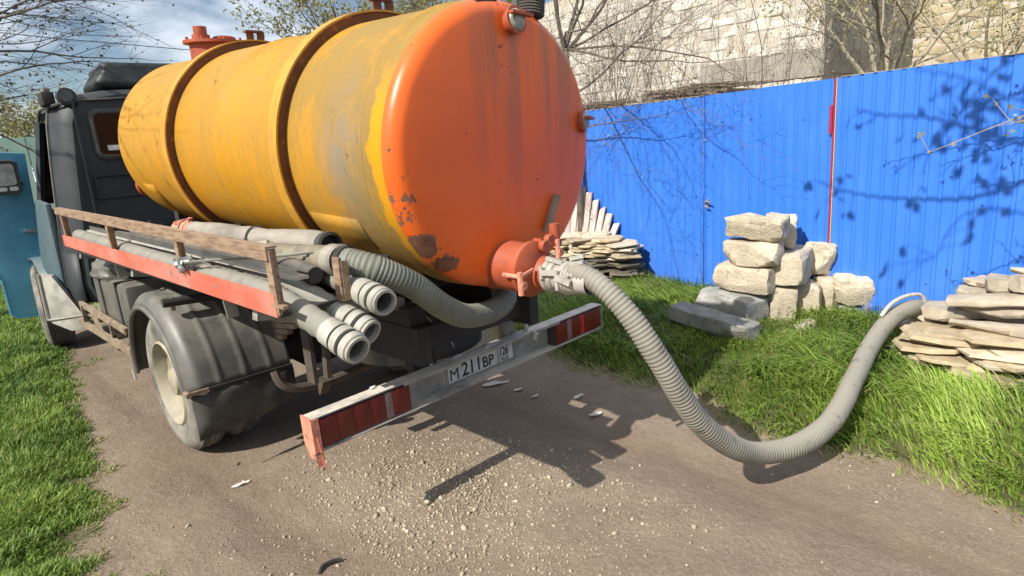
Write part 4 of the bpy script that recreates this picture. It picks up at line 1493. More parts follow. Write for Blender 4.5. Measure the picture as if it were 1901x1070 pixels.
def mudguards():
    for sx in (-1, 1):
        yc, zc = 1.88, .475
        x0, x1 = sx * 1.115, sx * .50
        A = [math.radians(a) for a in np.linspace(-4, 172, 42)]    # from the front foot over the top to the rear
        def P(a, r):
            return (yc + r * math.cos(a) * 1.06, zc + r * math.sin(a) * 1.02)
        # ribbed shell
        V, F = [], []
        nx = 46
        for a in A:
            for i in range(nx + 1):
                u = i / nx
                x = x0 + (x1 - x0) * u
                rib = .0
                if math.sin(a) > -.2:
                    rib = .009 * max(0, math.sin(u * 2 * PI * 4 + .6)) ** 6 * (1 if .08 < u < .97 else 0)
                r = .595 + rib
                if u < .12:
                    r -= .075 * ((.12 - u) / .12) ** 2
                yy, zz = P(a, r)
                V.append((x, yy, zz))
        m = nx + 1
        for j in range(len(A) - 1):
            for i in range(nx):
                F.append((j * m + i, j * m + i + 1, (j + 1) * m + i + 1, (j + 1) * m + i))
        o = mk('mudguard', V, F, 'plastic', TR, 60)
        md = o.modifiers.new('thick', 'SOLIDIFY')
        md.thickness = .008
        md.offset = 0
        # rolled outer lip
        lip = [Vector((x0, *P(a, .512))) for a in A]
        B().tube(lip, .016, 8).go('lip', 'plastic', o)
        # flap and its clamp bar
        yr = yc - .595 * 1.06
        fl = B()
        rgs = []
        for k, (dy, z) in enumerate(((-.004, .56), (-.016, .52), (-.02, .46), (-.016, .37), (-.004, .275))):
            rgs.append([Vector((x0 + (x1 - x0) * i / 8, yr + dy + .010 * math.sin(i * 1.3 + k), z + .012 * math.sin(i * 2.1) * (k == 4) + .05 * (i / 8) * (k == 4))) for i in range(9)])
        V, F = [v for r in rgs for v in r], []
        for j in range(4):
            for i in range(8):
                F.append((j * 9 + i, j * 9 + i + 1, (j + 1) * 9 + i + 1, (j + 1) * 9 + i))
        f = mk('mud_flap', V, F, 'flap', o, 60)
        md = f.modifiers.new('thick', 'SOLIDIFY')
        md.thickness = .010
        md.offset = 0
        B().bar((x0 - sx * .0, yr - .014, .57), (x1, yr - .014, .555), .014, .020).go('flap_bar', 'chassis', o)
        B().tube([(x0 + sx * .012, yr + .03, .57), (x0 + sx * .012, yr - .03, .57)], .018, 8).bar((x0, yr - .018, .572), (x0 - sx * .10, yr - .018, .570), .014, .022).go('bar_clip', 'rail_wood', o)
        # dark cross tube carrying it from the frame, front foot
        B().tube([(sx * 1.09, 1.50, 1.075), (sx * .40, 1.46, 1.03)], .027, 10).go('guard_bracket', 'chassis', o)
        B().tube([(sx * 1.04, 1.495, 1.10), (sx * 1.04, 1.495, 1.02)], .012, 6).go('bracket_clip', 'rail_wood', o)
        B().bar((x0 + sx * .005, yc + .625, .455), (x0 + sx * .005, yc + .61, .375), .045, .014, (1, 0, 0)).go('guard_foot', 'white_ring', o)


mudguards()


def tray():
    t = B().bar((-1.165, -.29, 1.323), (-1.165, 3.62, 1.345), .012, .088).go('tray_side', 'red_beam', TR)
    B().bar((-1.172, -.305, 1.325), (-1.150, -.305, 1.325), .10, .012).go('tray_end', 'rail_wood', t)
    b = B().bar((-1.172, -.30, 1.520), (-1.172, 3.66, 1.585), .010, .052).bar((-1.155, -.30, 1.541), (-1.155, 3.66, 1.606), .040, .007)
    b.go('top_rail', 'rail_wood', TR)
    for y, z in ((-.285, 1.53), (.74, 1.545), (2.06, 1.565), (3.50, 1.585)):
        z0 = 1.29 if y < 0 else 1.34
        p = B().bar((-1.163, y, z0), (-1.163, y, z), .012, .048, (0, 1, 0)).bar((-1.145, y + .024, z0), (-1.145, y + .024, z), .04, .006, (0, 1, 0))
        p.go('rail_post', 'rail_wood', TR)
    b = B().box((-1.158, -.27, 1.272), (-.60, 3.6, 1.282)).box((-.61, -.2, 1.282), (-.60, 3.6, 1.40))
    b.go('tray_floor', 'chassis', TR)
    for y in (.05, 1.9, 3.4):
        s = B().bar((-1.12, y, 1.235), (-.40, y, 1.10), .05, .06)
        if y < 3:
            s.bar((-1.13, y + .25, 1.30), (-1.12, y + .25, 1.18), .05, .008, (0, 1, 0))
        s.go('tray_bracket', 'bumper', TR)
    B().bar((-.905, -.285, 1.28), (-.900, -.285, 1.455), .012, .05, (0, 1, 0)).bar((-.885, -.31, 1.28), (-.882, -.31, 1.44), .03, .006, (0, 1, 0)).go('inner_post', 'rail_wood', TR)
    # threaded clamp and wire on the second post
    b = B().tube([(-1.185, .72, 1.395), (-1.14, .66, 1.40)], .02, 8).bar((-1.19, .70, 1.375), (-1.13, .68, 1.375), .03, .02).bar((-1.19, .74, 1.415), (-1.12, .70, 1.42), .02, .02).tube([(-1.19, .67, 1.36), (-1.19, .67, 1.43)], .008, 6).tube([(-1.20, .60, 1.385), (-1.17, .76, 1.40)], .010, 6)
    b.go('tray_clamp', 'steel', TR)
    B().tube(spline([(-1.17, .68, 1.405), (-1.10, .40, 1.43), (-.98, .1, 1.445), (-.85, -.08, 1.455)], .05), .007, 6).go('tie_wire', 'hose_dark', TR)


tray()


def bumper():
    x0, x1, zt, zb = -.985, 1.16, .712, .545
    b = B()
    b.box((x0, .076, zb + .006), (x1, .082, zt - .006))             # back plate
    b.box((x0, 0, zt - .006), (x1, .082, zt))                       # top flange
    b.box((x0, -.004, zb), (x1, .082, zb + .006))                   # bottom flange
    b.box((x0 + .50, -.006, zt - .016), (x1 - .44, .0, zt - .0005))   # lip of the top flange
    bp = b.go('rear_bumper', 'bumper', TR, 0)
    e = B().prism([(x0 - .008, -.006, zt + .004), (x0 - .008, .085, zt + .004), (x0 - .008, .085, zb + .03), (x0 - .008, .035, zb - .035), (x0 - .008, -.006, zb - .01)], (.007, 0, 0))
    e.box((x0 - .008, -.012, zb - .06), (x0 + .03, -.006, zt)).bar((x0 + .01, -.012, zt - .09), (x0 + .03, -.014, zb - .085), .012, .006)
    e.go('end_plate', 'salmon', bp, 0)
    B().prism([(x1 + .001, -.004, zt), (x1 + .001, .082, zt), (x1 + .001, .082, zb), (x1 + .001, -.004, zb)], (.006, 0, 0)).go('end_plate', 'bumper', bp, 0)
    for side in (-1, 1):
        if side < 0:
            segs = [(-.945, -.86, 'red_lens'), (-.86, -.77, 'amber_lens'), (-.77, -.68, 'red_lens'), (-.68, -.598, 'red_lens'), (-.598, -.555, 'clear_lens'), (-.555, -.45, 'red_lens')]
        else:
            segs = [(.69, .80, 'red_lens'), (.80, .845, 'clear_lens'), (.845, .935, 'red_lens'), (.935, .975, 'red_bright'), (.975, 1.06, 'red_lens'), (1.06, 1.145, 'red_lens')]
        h = B().box((segs[0][0] - .006, .012, zb + .012), (segs[-1][1] + .006, .075, zt - .014)).go('tail_light', 'rubber', bp, 0)
        for a, c, m in segs:
            B().box((a + .0006, .002, zb + .016), (c - .0006, .014, zt - .018)).go({'red_lens': 'red_lens', 'red_bright': 'reflector', 'amber_lens': 'amber_lens', 'clear_lens': 'clear_lens'}[m], m, h, 40, .0015)
    # plate
    px, pz = -.157, .676
    pl = B().box((px, .068, pz - .112), (px + .52, .072, pz)).go('licence_plate', 'plate', TR, 0)

    def text(s, x, z, size, sx=1.0):
        cu = bpy.data.curves.new('lettering', 'FONT')
        cu.body = s
        cu.size = size
        cu.extrude = .0004
        cu.offset = 0 if s in ('M', 'RUS') else .0016
        to = bpy.data.objects.new('tmp_text', cu)
        COL.objects.link(to)
        bpy.context.view_layer.update()
        me = bpy.data.meshes.new_from_object(to.evaluated_get(bpy.context.evaluated_depsgraph_get()))
        bpy.data.objects.remove(to)
        me.transform(Matrix.Translation((x, .0668, z)) @ Matrix.Rotation(PI / 2, 4, 'X') @ Matrix.Diagonal((sx, 1, 1, 1)))
        me.materials.clear()
        me.materials.append(M['plate_ink'])
        o = bpy.data.objects.new('lettering', me)
        link_to(o, pl)
    text('M', px + .016, pz - .092, .092, 1.0)
    text('211', px + .105, pz - .092, .112, .93)
    text('BP', px + .262, pz - .092, .088, .98)
    text('126', px + .400, pz - .066, .074, .68)
    text('RUS', px + .415, pz - .100, .034, 1.0)
    f = B()
    for a, c in (((px + .003, pz - .109), (px + .517, pz - .106)), ((px + .003, pz - .006), (px + .517, pz - .003)), ((px + .003, pz - .106), (px + .006, pz - .006)), ((px + .514, pz - .106), (px + .517, pz - .006)), ((px + .390, pz - .106), (px + .393, pz - .006))):
        f.box((a[0], .0662, a[1]), (c[0], .0678, c[1]))
    f.go('plate_border', 'plate_ink', pl, 0)
    # hangers from the frame
    for x in (-.31, .38):
        b = B().bar((x, .10, 1.0), (x + .05 * (x < 0), .11, .66), .15 if x < 0 else .07, .010, (0, 1, 0)).bar((x - .07, .13, 1.0), (x - .03, .13, .68), .008, .06, (0, 1, 0))
        b.go('bumper_hanger', 'bumper' if x > 0 else 'chassis', TR, 0)
    b = B()
    for k in range(9):
        z = .70 + k * .035
        b.lathe([(0, .016), (.004, .020), (.008, .016)], (.47 + .002 * k, .06, z), (1, 0, 0) if k % 2 else (0, 1, 0), 8)
    b.tube([(.47, .05, .70), (.478, .06, .99)], .014, 6).bar((.45, -.008, .70), (.49, -.008, .70), .05, .008).tube([(.47, -.012, .665), (.47, -.012, .72)], .016, 8)
    b.go('safety_chain', 'alu', TR)
    B().tube(spline([(-.14, .35, 1.0), (-.10, .25, .90), (-.02, .2, .80), (.0, .18, .72)], .03), .006, 6).go('brake_line', 'steel', TR)


bumper()


def cab():
    prof = [(.62, .98), (.80, 1.03), (1.2, 1.0), (1.57, .958), (2.0, .912), (2.32, .872), (2.46, .84), (2.54, .77), (2.60, .64), (2.63, .45), (2.645, .2)]

    def ring(y, dw=0.0, dz=0.0, dy=None):
        L = [Vector((-max(w - dw, .05), y, z - dz * (z > 2.4))) for z, w in prof]
        return L + [Vector((-v.x, v.y, v.z)) for v in reversed(L)]
    rings = [ring(4.60, .135, .05), ring(4.63, .085, .02), ring(4.70, .045), ring(4.80, .015), ring(4.93, 0)]
    cab_ = B().loft(rings, False)
    # rear wall: filled from the first ring inwards with a shallow recess
    r0 = rings[0]
    cen = Vector((0, 4.60, 1.6))
    in1 = [cen + (v - cen) * .93 + Vector((0, .004, 0)) for v in r0]
    cab_.loft([r0, in1], False)
    cab_.add(in1, [tuple(range(len(in1) - 1, -1, -1))])
    cab_.go('cab_body', 'cab', TR, 40)
    # roof and front bodywork past the doors
    fr = [ring(4.93, .0), ring(5.6, .0, -.01), ring(6.0, .10, .03)]
    V, F = [], []
    keep = [i for i, (z, w) in enumerate(prof) if z >= 2.46]
    top = [[r[i] for i in range(keep[0], len(r) - keep[0])] for r in fr]
    B().loft(top, False, False).go('cab_roof', 'cab', TR, 40)
    # door seal, gutter along the roof edge
    e = [Vector((-w - .004, 4.94, z)) for z, w in prof[:8]]
    B().tube(e, .012, 6).go('door_seal', 'rubber', TR)
    B().tube([Vector((-w - .006, 4.99 + .004, z)) for z, w in prof[1:8]], .006, 6).go('door_seal', 'steel', TR)
    gut = [(-.66, 4.585, 2.525), (-.79, 4.66, 2.505), (-.86, 4.80, 2.485), (-.865, 5.2, 2.49), (-.77, 6.0, 2.46)]
    B().tube(spline(gut, .06), .014, 6).tube([(-.66, 4.585, 2.525), (0, 4.575, 2.56), (.66, 4.585, 2.525)], .012, 6).go('rain_gutter', 'rubber', TR)
    # A pillars, windscreen, bonnet, wings, floor
    for sx in (-1, 1):
        B().bar((sx * .775, 5.95, 2.44), (sx * .90, 6.28, 1.55), .05, .07).go('windscreen_pillar', 'cab', TR)
        B().prism([(sx * 1.045, 4.97, 1.60), (sx * 1.070, 5.36, 1.64), (sx * 1.127, 5.44, 1.12), (sx * 1.14, 5.40, .95), (sx * 1.11, 5.05, .74), (sx * 1.06, 4.97, .74)], (-sx * .05, 0, 0)).go('side_panel', 'cab_side', TR, 30, .015)
        B().prism([(sx * 1.0, 6.2, 1.58), (sx * .86, 7.1, 1.35), (sx * .86, 7.1, .8), (sx * 1.1, 6.5, .9)], (-sx * .06, 0, 0)).go('wing', 'cab_side', TR)
        # wheel arch over the front wheel
        arc = []
        for k in range(15):
            a = math.radians(0 + k * 11)
            arc.append((5.95 + .56 * math.cos(a), .475 + .54 * math.sin(a)))
        V, F = [], []
        for x in (sx * 1.165, sx * .60):
            V += [(x, y_, z_) for y_, z_ in arc]
        n = len(arc)
        for k in range(n - 1):
            F.append((k, k + 1, n + k + 1, n + k))
        o = mk('wheel_arch', V, F, 'cab_side', TR, 60)
        md = o.modifiers.new('thick', 'SOLIDIFY')
        md.thickness = .02
    B().box((-.80, 6.3, .95), (.80, 7.0, 1.44)).go('bonnet', 'cab_side', TR, 40, .08)
    B().prism([(-.76, 5.96, 2.42), (.76, 5.96, 2.42), (.88, 6.27, 1.56), (-.88, 6.27, 1.56)], (0, .012, 0)).go('windscreen', 'dark_glass', TR)
    B().box((-.94, 4.9, .62), (.94, 6.2, .70)).box((-.86, 6.2, .7), (.86, 6.26, 1.5)).box((-.75, 5.0, .70), (.75, 5.6, 1.1)).box((-.75, 4.95, 1.1), (.75, 5.1, 1.75)).go('cab_interior', 'cloth_black', TR, 0)
    B().prism([(.98, 4.95, .75), (.98, 5.95, .75), (.97, 5.95, 1.6), (.86, 5.95, 2.42), (.86, 4.95, 2.44)], (.02, 0, 0)).go('door', 'cab_side', TR)
    # left side sill panel and dusty step ahead of the fuel tank
    rg = []
    for y, dx in ((4.62, .10), (4.72, .055), (4.95, .03)):
        rg.append([Vector((-1.035 + dx, y, 1.12)), Vector((-1.055 + dx, y, .80)), Vector((-1.05 + dx, y, .52))])
    V, F = [v for r in rg for v in r], []
    for j in range(len(rg) - 1):
        for i in range(2):
            F.append((j * 3 + i, j * 3 + i + 1, (j + 1) * 3 + i + 1, (j + 1) * 3 + i))
    o = mk('sill_panel', V, F, 'cab', TR, 60)
    md = o.modifiers.new('thick', 'SOLIDIFY')
    md.thickness = .01
    st = B().prism([(-1.225, 5.10, .92), (-1.14, 4.98, .905), (-1.0, 4.74, .505), (-1.235, 5.10, .47)], (.04, .10, .0))
    st.prism([(-1.24, 5.09, .468), (-.995, 4.73, .503), (-.965, 4.72, .36), (-1.10, 4.90, .335), (-1.22, 5.07, .42)], (.04, .10, .0))
    st.go('cab_step', 'step_dust', TR, 30, .008)
    B().tube([(-1.23, 5.085, .93), (-1.245, 5.085, .46)], .010, 6).tube([(-1.245, 5.085, .46), (-1.0, 4.735, .50)], .010, 6).go('step_edge', 'step_dust', TR)
    # rear window with rubber frame and details of the back wall
    yw = 4.588
    def rr(x0, x1, z0, z1, r, y, n=5):
        P = []
        for cx, cz, a0 in ((x1 - r, z1 - r, 0), (x0 + r, z1 - r, 90), (x0 + r, z0 + r, 180), (x1 - r, z0 + r, 270)):
            for k in range(n + 1):
                a = math.radians(a0 + 90 * k / n)
                P.append(Vector((cx + r * math.cos(a), y, cz + r * math.sin(a))))
        return P
    for x0, x1 in ((-.56, -.03), (.03, .56)):
        fr = B().loft([rr(x0 - .05, x1 + .05, 1.97, 2.45, .09, yw + .006), rr(x0 - .035, x1 + .035, 1.985, 2.435, .08, yw - .012), rr(x0 - .01, x1 + .01, 2.01, 2.41, .06, yw - .012), rr(x0, x1, 2.02, 2.40, .05, yw + .0)], False).go('window_frame', 'rubber', TR, 50)
        B().add(rr(x0, x1, 2.02, 2.40, .05, yw - .001), [tuple(range(24))]).go('pane', 'dark_glass', fr, 0)
        if x0 < 0:
            B().box((-.50, yw - .006, 2.06), (-.24, yw - .002, 2.112)).go('painted_reflection', 'plain_white', fr, 40, .01)  # white strip painted in as the pane's reflection
    b = B()
    for z in (1.83, 1.62):
        b.bar((-.66, yw + .004, z), (.66, yw + .004, z), .018, .022)
    b.bar((-.66, yw + .004, 1.83), (-.66, yw + .004, 1.62), .018, .022, (0, 1, 0))
    b.bar((-.70, yw + .004, 2.50), (-.73, yw + .004, .85), .02, .03, (0, 1, 0))
    b.bar((-.35, yw + .002, 1.30), (-.30, yw + .002, .95), .03, .04, (0, 1, 0)).tube([(-.30, 4.55, 1.35), (-.25, 4.5, 1.22), (-.2, 4.5, 1.3)], .012, 6)
    b.go('pressing', 'cab', TR)
    # roof furniture
    B().tube([(-.73, 4.68, 2.565), (-.73, 4.58, 2.565)], .075, 20).tube([(-.73, 4.6, 2.57), (-.74, 4.565, 2.57)], .055, 20).go('work_lamp', 'cab', TR)
    B().box((-.90, 4.72, 2.50), (-.80, 4.95, 2.625)).go('marker_lamp', 'chassis', TR, 40, .02)
    B().box((-.87, 4.75, 2.626), (-.82, 4.88, 2.66)).go('marker_glass', 'clear_lens', TR, 40, .01)
    # mirror on its arm
    m = B().tube([(-.99, 6.22, 1.83), (-1.13, 6.02, 1.79), (-1.16, 5.95, 1.79)], .026, 8)
    m.go('mirror_arm', 'rubber', TR)
    mb = B().loft([rr(-1.32, -1.085, 1.72, 2.05, .05, 5.98), rr(-1.335, -1.07, 1.705, 2.065, .06, 5.93), rr(-1.33, -1.075, 1.71, 2.06, .06, 5.90), rr(-1.30, -1.10, 1.74, 2.03, .04, 5.90), rr(-1.30, -1.10, 1.74, 2.03, .04, 5.905)]).go('mirror', 'rubber', TR, 50)
    B().add(rr(-1.295, -1.105, 1.80, 2.025, .035, 5.9035), [tuple(range(24))]).go('mirror_glass', 'steel', mb, 0)
    B().add(rr(-1.295, -1.20, 1.745, 1.785, .012, 5.9035), [tuple(range(24))]).add(rr(-1.18, -1.105, 1.745, 1.785, .012, 5.9035), [tuple(range(24))]).go('lower_mirror_glass', 'plain_white', mb, 0)
    # open driver's door, inner side towards us
    yd = 6.12
    poly = [(-.965, 1.83), (-.945, 2.13), (-1.95, 2.24), (-1.97, 1.30), (-1.56, 1.0), (-1.435, .80), (-1.435, .40), (-1.40, .36), (-1.15, .34), (-1.03, .86), (-.985, 1.46)]
    dr = B().prism([(x, yd, z) for x, z in poly], (0, .045, 0)).go('open_door', 'blue_door', TR, 30, .012)
    B().prism([(x, yd - .006, z) for x, z in ((-1.08, 1.76), (-1.04, 2.04), (-1.85, 2.13), (-1.85, 1.80))], (0, .004, 0)).go('pane', 'dark_glass', dr, 0)
    b = B().tube([(-1.56, yd - .006, 1.0), (-1.435, yd - .006, .80), (-1.435, yd - .006, .42), (-1.38, yd - .006, .365), (-1.15, yd - .006, .345)], .012, 6)
    b.go('door_edge', 'blue_door', dr)
    B().bar((-1.02, yd - .02, 1.28), (-1.13, yd - .02, 1.31), .03, .03).go('door_check', 'steel', dr)


cab()


# ------------------------------------------------------------------ loads on the truck
def roof_bundle():
    bm = bmesh.new()
    bmesh.ops.create_cube(bm, size=1)
    bmesh.ops.scale(bm, vec=(.92, .72, .25), verts=bm.verts)
    bmesh.ops.bevel(bm, geom=list(bm.edges), offset=.075, segments=4, profile=.6, affect='EDGES')
    bmesh.ops.subdivide_edges(bm, edges=[e for e in bm.edges if e.calc_length() > .2], cuts=6, use_grid_fill=True)
    for v in bm.verts:
        k = 1 - .16 * (v.co.z > 0)
        v.co.x *= k
        v.co.y *= k
        v.co += noise.noise_vector(v.co * 5) * .016 + noise.noise_vector(v.co * 14) * .006
        v.co.z += .03 * (v.co.x + .4)
    me = bpy.data.meshes.new('roof_bundle')
    bm.to_mesh(me)
    bm.free()
    me.materials.append(M['cloth_black'])
    smooth(me, 60)
    o = bpy.data.objects.new('roof_bundle', me)
    o.location = (.02, 5.05, 2.775)
    COL.objects.link(o)
    tag(o, 'black wrapped bundle lying on the cab roof in front of the tank', 'bundle')


roof_bundle()


def suction_pipe(pts, end, label, dark=False):
    """rigid suction hose: body tube plus a white ringed end coupling towards -y"""
    P = spline(pts, .03)
    base = P[-1].copy()
    t = thing('suction_pipe', base, label, 'hose', 'suction pipes lying in the side tray')
    r = .049
    L = len(P)
    rr_ = [r + (.0028 if i % 2 else -.0012) for i in range(L)]
    B().tube(P, rr_, 20, False).go('hose_body', 'hose_dark' if dark else 'hose_grey', t, 60)
    d = (P[-1] - P[-3]).normalized()
    e = P[-1]
    pr = [(-.12, r + .001), (-.118, r + .006), (-.06, r + .007), (-.056, r + .001), (-.05, r + .001), (-.047, r + .009), (-.015, r + .009), (-.013, r + .002), (.0, r + .002), (.004, r + .008), (.034, r + .008), (.038, r + .002), (.050, r + .004), (.052, r - .007), (.03, r - .008), (-.25, r - .008), (-.25, 0)]
    B().lathe(pr[:15], e, d, 28).go('end_coupling', 'white_ring', t, 30)
    B().lathe(pr[14:], e, d, 28).go('bore', 'pipe_in', t, 40)
    g = B()
    for q in (-.085 + .03, -.006):
        g.lathe([(q - .004, r + .004), (q - .003, r + .0075), (q + .003, r + .0075), (q + .004, r + .004)], e, d, 28)
    g.go('clamp_ring', 'chassis', t)


suction_pipe([(-1.08, 3.50, 1.375), (-1.085, 2.1, 1.355), (-1.085, .9, 1.335), (-1.08, .1, 1.325), (-1.075, -.14, 1.300), (-1.05, -.36, 1.235), (-1.03, -.53, 1.178)], 0, 'outermost ribbed suction pipe in the side tray, its open end lowest')
suction_pipe([(-.98, 3.45, 1.375), (-.985, 2.1, 1.350), (-.98, .9, 1.335), (-.97, .1, 1.325), (-.955, -.08, 1.300), (-.915, -.25, 1.230), (-.885, -.38, 1.178)], 0, 'middle suction pipe in the side tray, its end tucked between the two others')
suction_pipe([(-.70, 3.40, 1.375), (-.72, 2.1, 1.350), (-.76, .9, 1.340), (-.80, .1, 1.350), (-.82, -.08, 1.345), (-.82, -.28, 1.308), (-.82, -.42, 1.283)], 0, 'innermost suction pipe in the side tray, its end highest and nearest the tank')


def tray_extras():
    b = B().bar((-1.03, 3.3, 1.42), (-1.03, -.24, 1.395), .055, .012).bar((-1.03, 3.3, 1.44), (-1.03, -.2, 1.41), .006, .03)
    b.go('angle_bar', 'alu', None)
    tag(bpy.data.objects['angle_bar'], 'long grey metal angle bar lying between the suction pipes in the tray', 'metal bar')
    o = B().tube(spline([(-.87, 3.2, 1.36), (-.88, 1.6, 1.37), (-.90, .5, 1.38), (-.925, .05, 1.395), (-.93, -.15, 1.375)], .05), .036, 14).go('black_pipe', 'rubber', None)
    tag(o, 'thin black plastic pipe lying under the wrapped hose in the side tray', 'pipe')
    # wrapped hose roll above the tray
    t = thing('wrapped_hose', (-.72, 1.2, 1.42), 'cloth wrapped hose roll tied beside the tank above the side tray', 'hose')
    P = spline([(-.72, 1.86, 1.435), (-.725, 1.4, 1.445), (-.735, .82, 1.44), (-.74, .3, 1.455), (-.74, .07, 1.452)], .03)
    R = [.058 + .006 * noise.noise(p * 6) + .003 * noise.noise(p * 25) for p in P]
    B().tube(P, R, 18, False).go('wrapped_body', 'hose_cloth', t, 60)
    d = (P[-1] - P[-2]).normalized()
    B().lathe([(-.02, .060), (0, .065), (.025, .063), (.03, .05), (-.02, .045), (-.02, 0)], P[-1], d, 20).go('torn_end', 'flap', t)
    B().tube([(-.72, 2.22, 1.43), (-.72, 2.16, 1.43), (-.72, 2.10, 1.43), (-.72, 1.95, 1.435), (-.72, 1.85, 1.435)], [.035, .06, .05, .055, .062], 14).bar((-.76, 2.12, 1.48), (-.66, 2.05, 1.50), .03, .02).bar((-.79, 1.96, 1.40), (-.70, 1.96, 1.51), .03, .02).go('orange_coupling', 'salmon', t)
    for y, nm in ((1.93, 0), (.84, 1)):
        k = B().lathe([(-.012, .064), (.0, .070), (.012, .064)], (-.735, y, 1.442), (0, 1, 0), 20)
        k.tube(spline([(-.80, y, 1.44), (-.82, y - .01, 1.40), (-.80, y - .03, 1.36), (-.78, y + .02, 1.32)], .02), .011, 6).tube(spline([(-.80, y, 1.45), (-.81, y - .06, 1.40), (-.79, y - .07, 1.34)], .02), .010, 6)
        k.go('tie_rope', 'chassis', t)
    o = B().bar((-.775, 2.3, 1.352), (-.775, .15, 1.352), .03, .03).go('red_angle_iron', 'band_web', None)
    tag(o, 'rust red angle iron under the cloth wrapped hose roll', 'metal bar')
    # short brown sleeve with cam coupling, then the grey-green hose running under the tank
    t = thing('short_hose', (-.86, .4, 1.40), 'short brown ribbed hose sleeve clamped end to end beneath the wrapped roll', 'hose')
    pts = [(-.845, .46, 1.395), (-.84, .16, 1.405), (-.825, -.13, 1.415)]
    ribbed(pts, .060, .026, .004).go('hose_body', 'hose_brown', t, 70)
    B().tube([(-.845, .465, 1.395), (-.846, .52, 1.394), (-.847, .60, 1.393)], [.064, .062, .05], 16).bar((-.915, .54, 1.37), (-.915, .54, 1.43), .05, .016, (0, 1, 0)).bar((-.885, .58, 1.45), (-.825, .50, 1.46), .03, .014).tube([(-.91, .50, 1.34), (-.91, .52, 1.39), (-.915, .58, 1.40)], .012, 6).go('cam_coupling', 'alu', t)
    B().lathe([(-.04, .062), (-.03, .071), (.0, .069), (.03, .071), (.04, .062)], (-.824, -.15, 1.416), (-.04, 1, -.03), 20).go('end_clamp', 'hose_cloth', t)
    t = thing('grey_green_hose', (-.5, -.1, 1.2), 'grey-green ribbed hose sagging from the side tray under the orange tank end', 'hose')
    pts = [(-.824, -.14, 1.416), (-.805, -.22, 1.412), (-.735, -.30, 1.374), (-.585, -.33, 1.275), (-.43, -.32, 1.140), (-.27, -.29, 1.050), (-.06, -.25, 1.020), (.12, -.16, 1.035), (.24, .02, 1.07), (.34, .3, 1.09)]
    ribbed(pts, .056, .017, .003).go('hose_body', 'hose_dark', t, 70)
    B().lathe([(-.02, .057), (-.015, .066), (.015, .066), (.02, .057)], (-.812, -.20, 1.414), (-.2, 1, .0), 20).go('hose_clamp', 'chassis', t)
    B().lathe([(-.05, .0), (-.05, .064), (.0, .064), (.005, .057)], (.33, .26, 1.09), (.3, 1, 0), 18).go('hose_clamp', 'chassis', t)


tray_extras()


# ------------------------------------------------------------------ the big discharge hose
def big_hose():
    t = thing('discharge_hose', (.84, -1.3, .1), 'long ribbed grey discharge hose running from the orange tank end across the grass', 'hose')
    pts = [(-.005, -.73, 1.246), (.0, -.81, 1.236), (.012, -.91, 1.178), (.05, -1.015, 1.05), (.10, -1.10, .885), (.185, -1.15, .70), (.31, -1.19, .51), (.50, -1.24, .335), (.72, -1.295, .215), (.95, -1.385, .175), (1.20, -1.445, .205), (1.45, -1.455, .255), (1.72, -1.43, .30), (2.0, -1.405, .345), (2.30, -1.395, .40), (2.55, -1.435, .475), (2.72, -1.50, .50), (2.90, -1.54, .46), (3.10, -1.56, .40)]
    P = spline(pts, .0048)
    L = [0.0]
    for i in range(1, len(P)):
        L.append(L[-1] + (P[i] - P[i - 1]).length)
    R = []
    for l in L:
        w = .0026 * (1 if l < 1.9 else max(.5, 1 - (l - 1.9) * .8))
        R.append(.047 + .009 * min(1, l / 1.6) + w * math.cos(2 * PI * l / .0195))
    R = [q * (1 + .035 * noise.noise(p * 4) + .012 * noise.noise(p * 15)) for q, p in zip(R, P)]
    P = [p + noise.noise_vector(p * 3) * .008 * min(1, l * 3) for p, l in zip(P, L)]
    B().tube(P, R, 22).go('hose_body', 'hose_big', t, 80)
    ax = Vector((.03, -1, -.05)).normalized()
    e = Vector((-.017, .07, 1.258))
    # pale cam-lock couplings
    c1 = B().lathe([(.66, .072), (.665, .080), (.685, .081), (.69, .074), (.715, .074), (.72, .064), (.765, .060)], e, ax, 28)
    c1.go('coupling', 'alu', t, 30)
    for s in (-1, 1):
        k = B()
        k.bar(e + ax * .69 + Vector((s * .085, 0, .03)), e + ax * .755 + Vector((s * .070, 0, .035)), .018, .024).tube([e + ax * .685 + Vector((s * .085, 0, .0)), e + ax * .685 + Vector((s * .085, 0, .06))], .010, 6)
        k.go('cam_lever', 'alu', t)
    k = B().bar(e + ax * .675 + Vector((-.03, 0, .085)), e + ax * .76 + Vector((-.02, 0, .07)), .022, .016)
    k.go('cam_lever', 'alu', t)
    B().lathe([(.755, .060), (.758, .076), (.785, .078), (.79, .070), (.83, .068), (.835, .062), (.90, .060)], e, ax, 28).go('coupling', 'alu', t, 30)
    k = B()
    for s in (-1, 1):
        k.bar(e + ax * .765 + Vector((s * .084, 0, .02)), e + ax * .84 + Vector((s * .074, 0, .0)), .02, .026).tube([e + ax * .77 + Vector((s * .080, 0, -.04)), e + ax * .77 + Vector((s * .080, 0, .05))], .010, 6).tube([e + ax * .83 + Vector((s * .074, 0, .03)), e + ax * .80 + Vector((s * .09, 0, .06))], .008, 6)
    k.bar(e + ax * .77 + Vector((.02, 0, .085)), e + ax * .83 + Vector((.045, 0, .10)), .026, .016).bar(e + ax * .80 + Vector((-.02, 0, .07)), e + ax * .86 + Vector((.0, 0, .085)), .03, .014)
    k.go('cam_lever', 'alu', t)
    o = B().tube(spline([(2.42, -1.385, .50), (2.52, -1.42, .57), (2.66, -1.47, .595), (2.78, -1.53, .585), (2.81, -1.555, .53), (2.80, -1.56, .45)], .03), .013, 10).go('white_loop', 'rope', None)
    tag(o, 'white plastic loop lying over the far end of the discharge hose', 'loop')


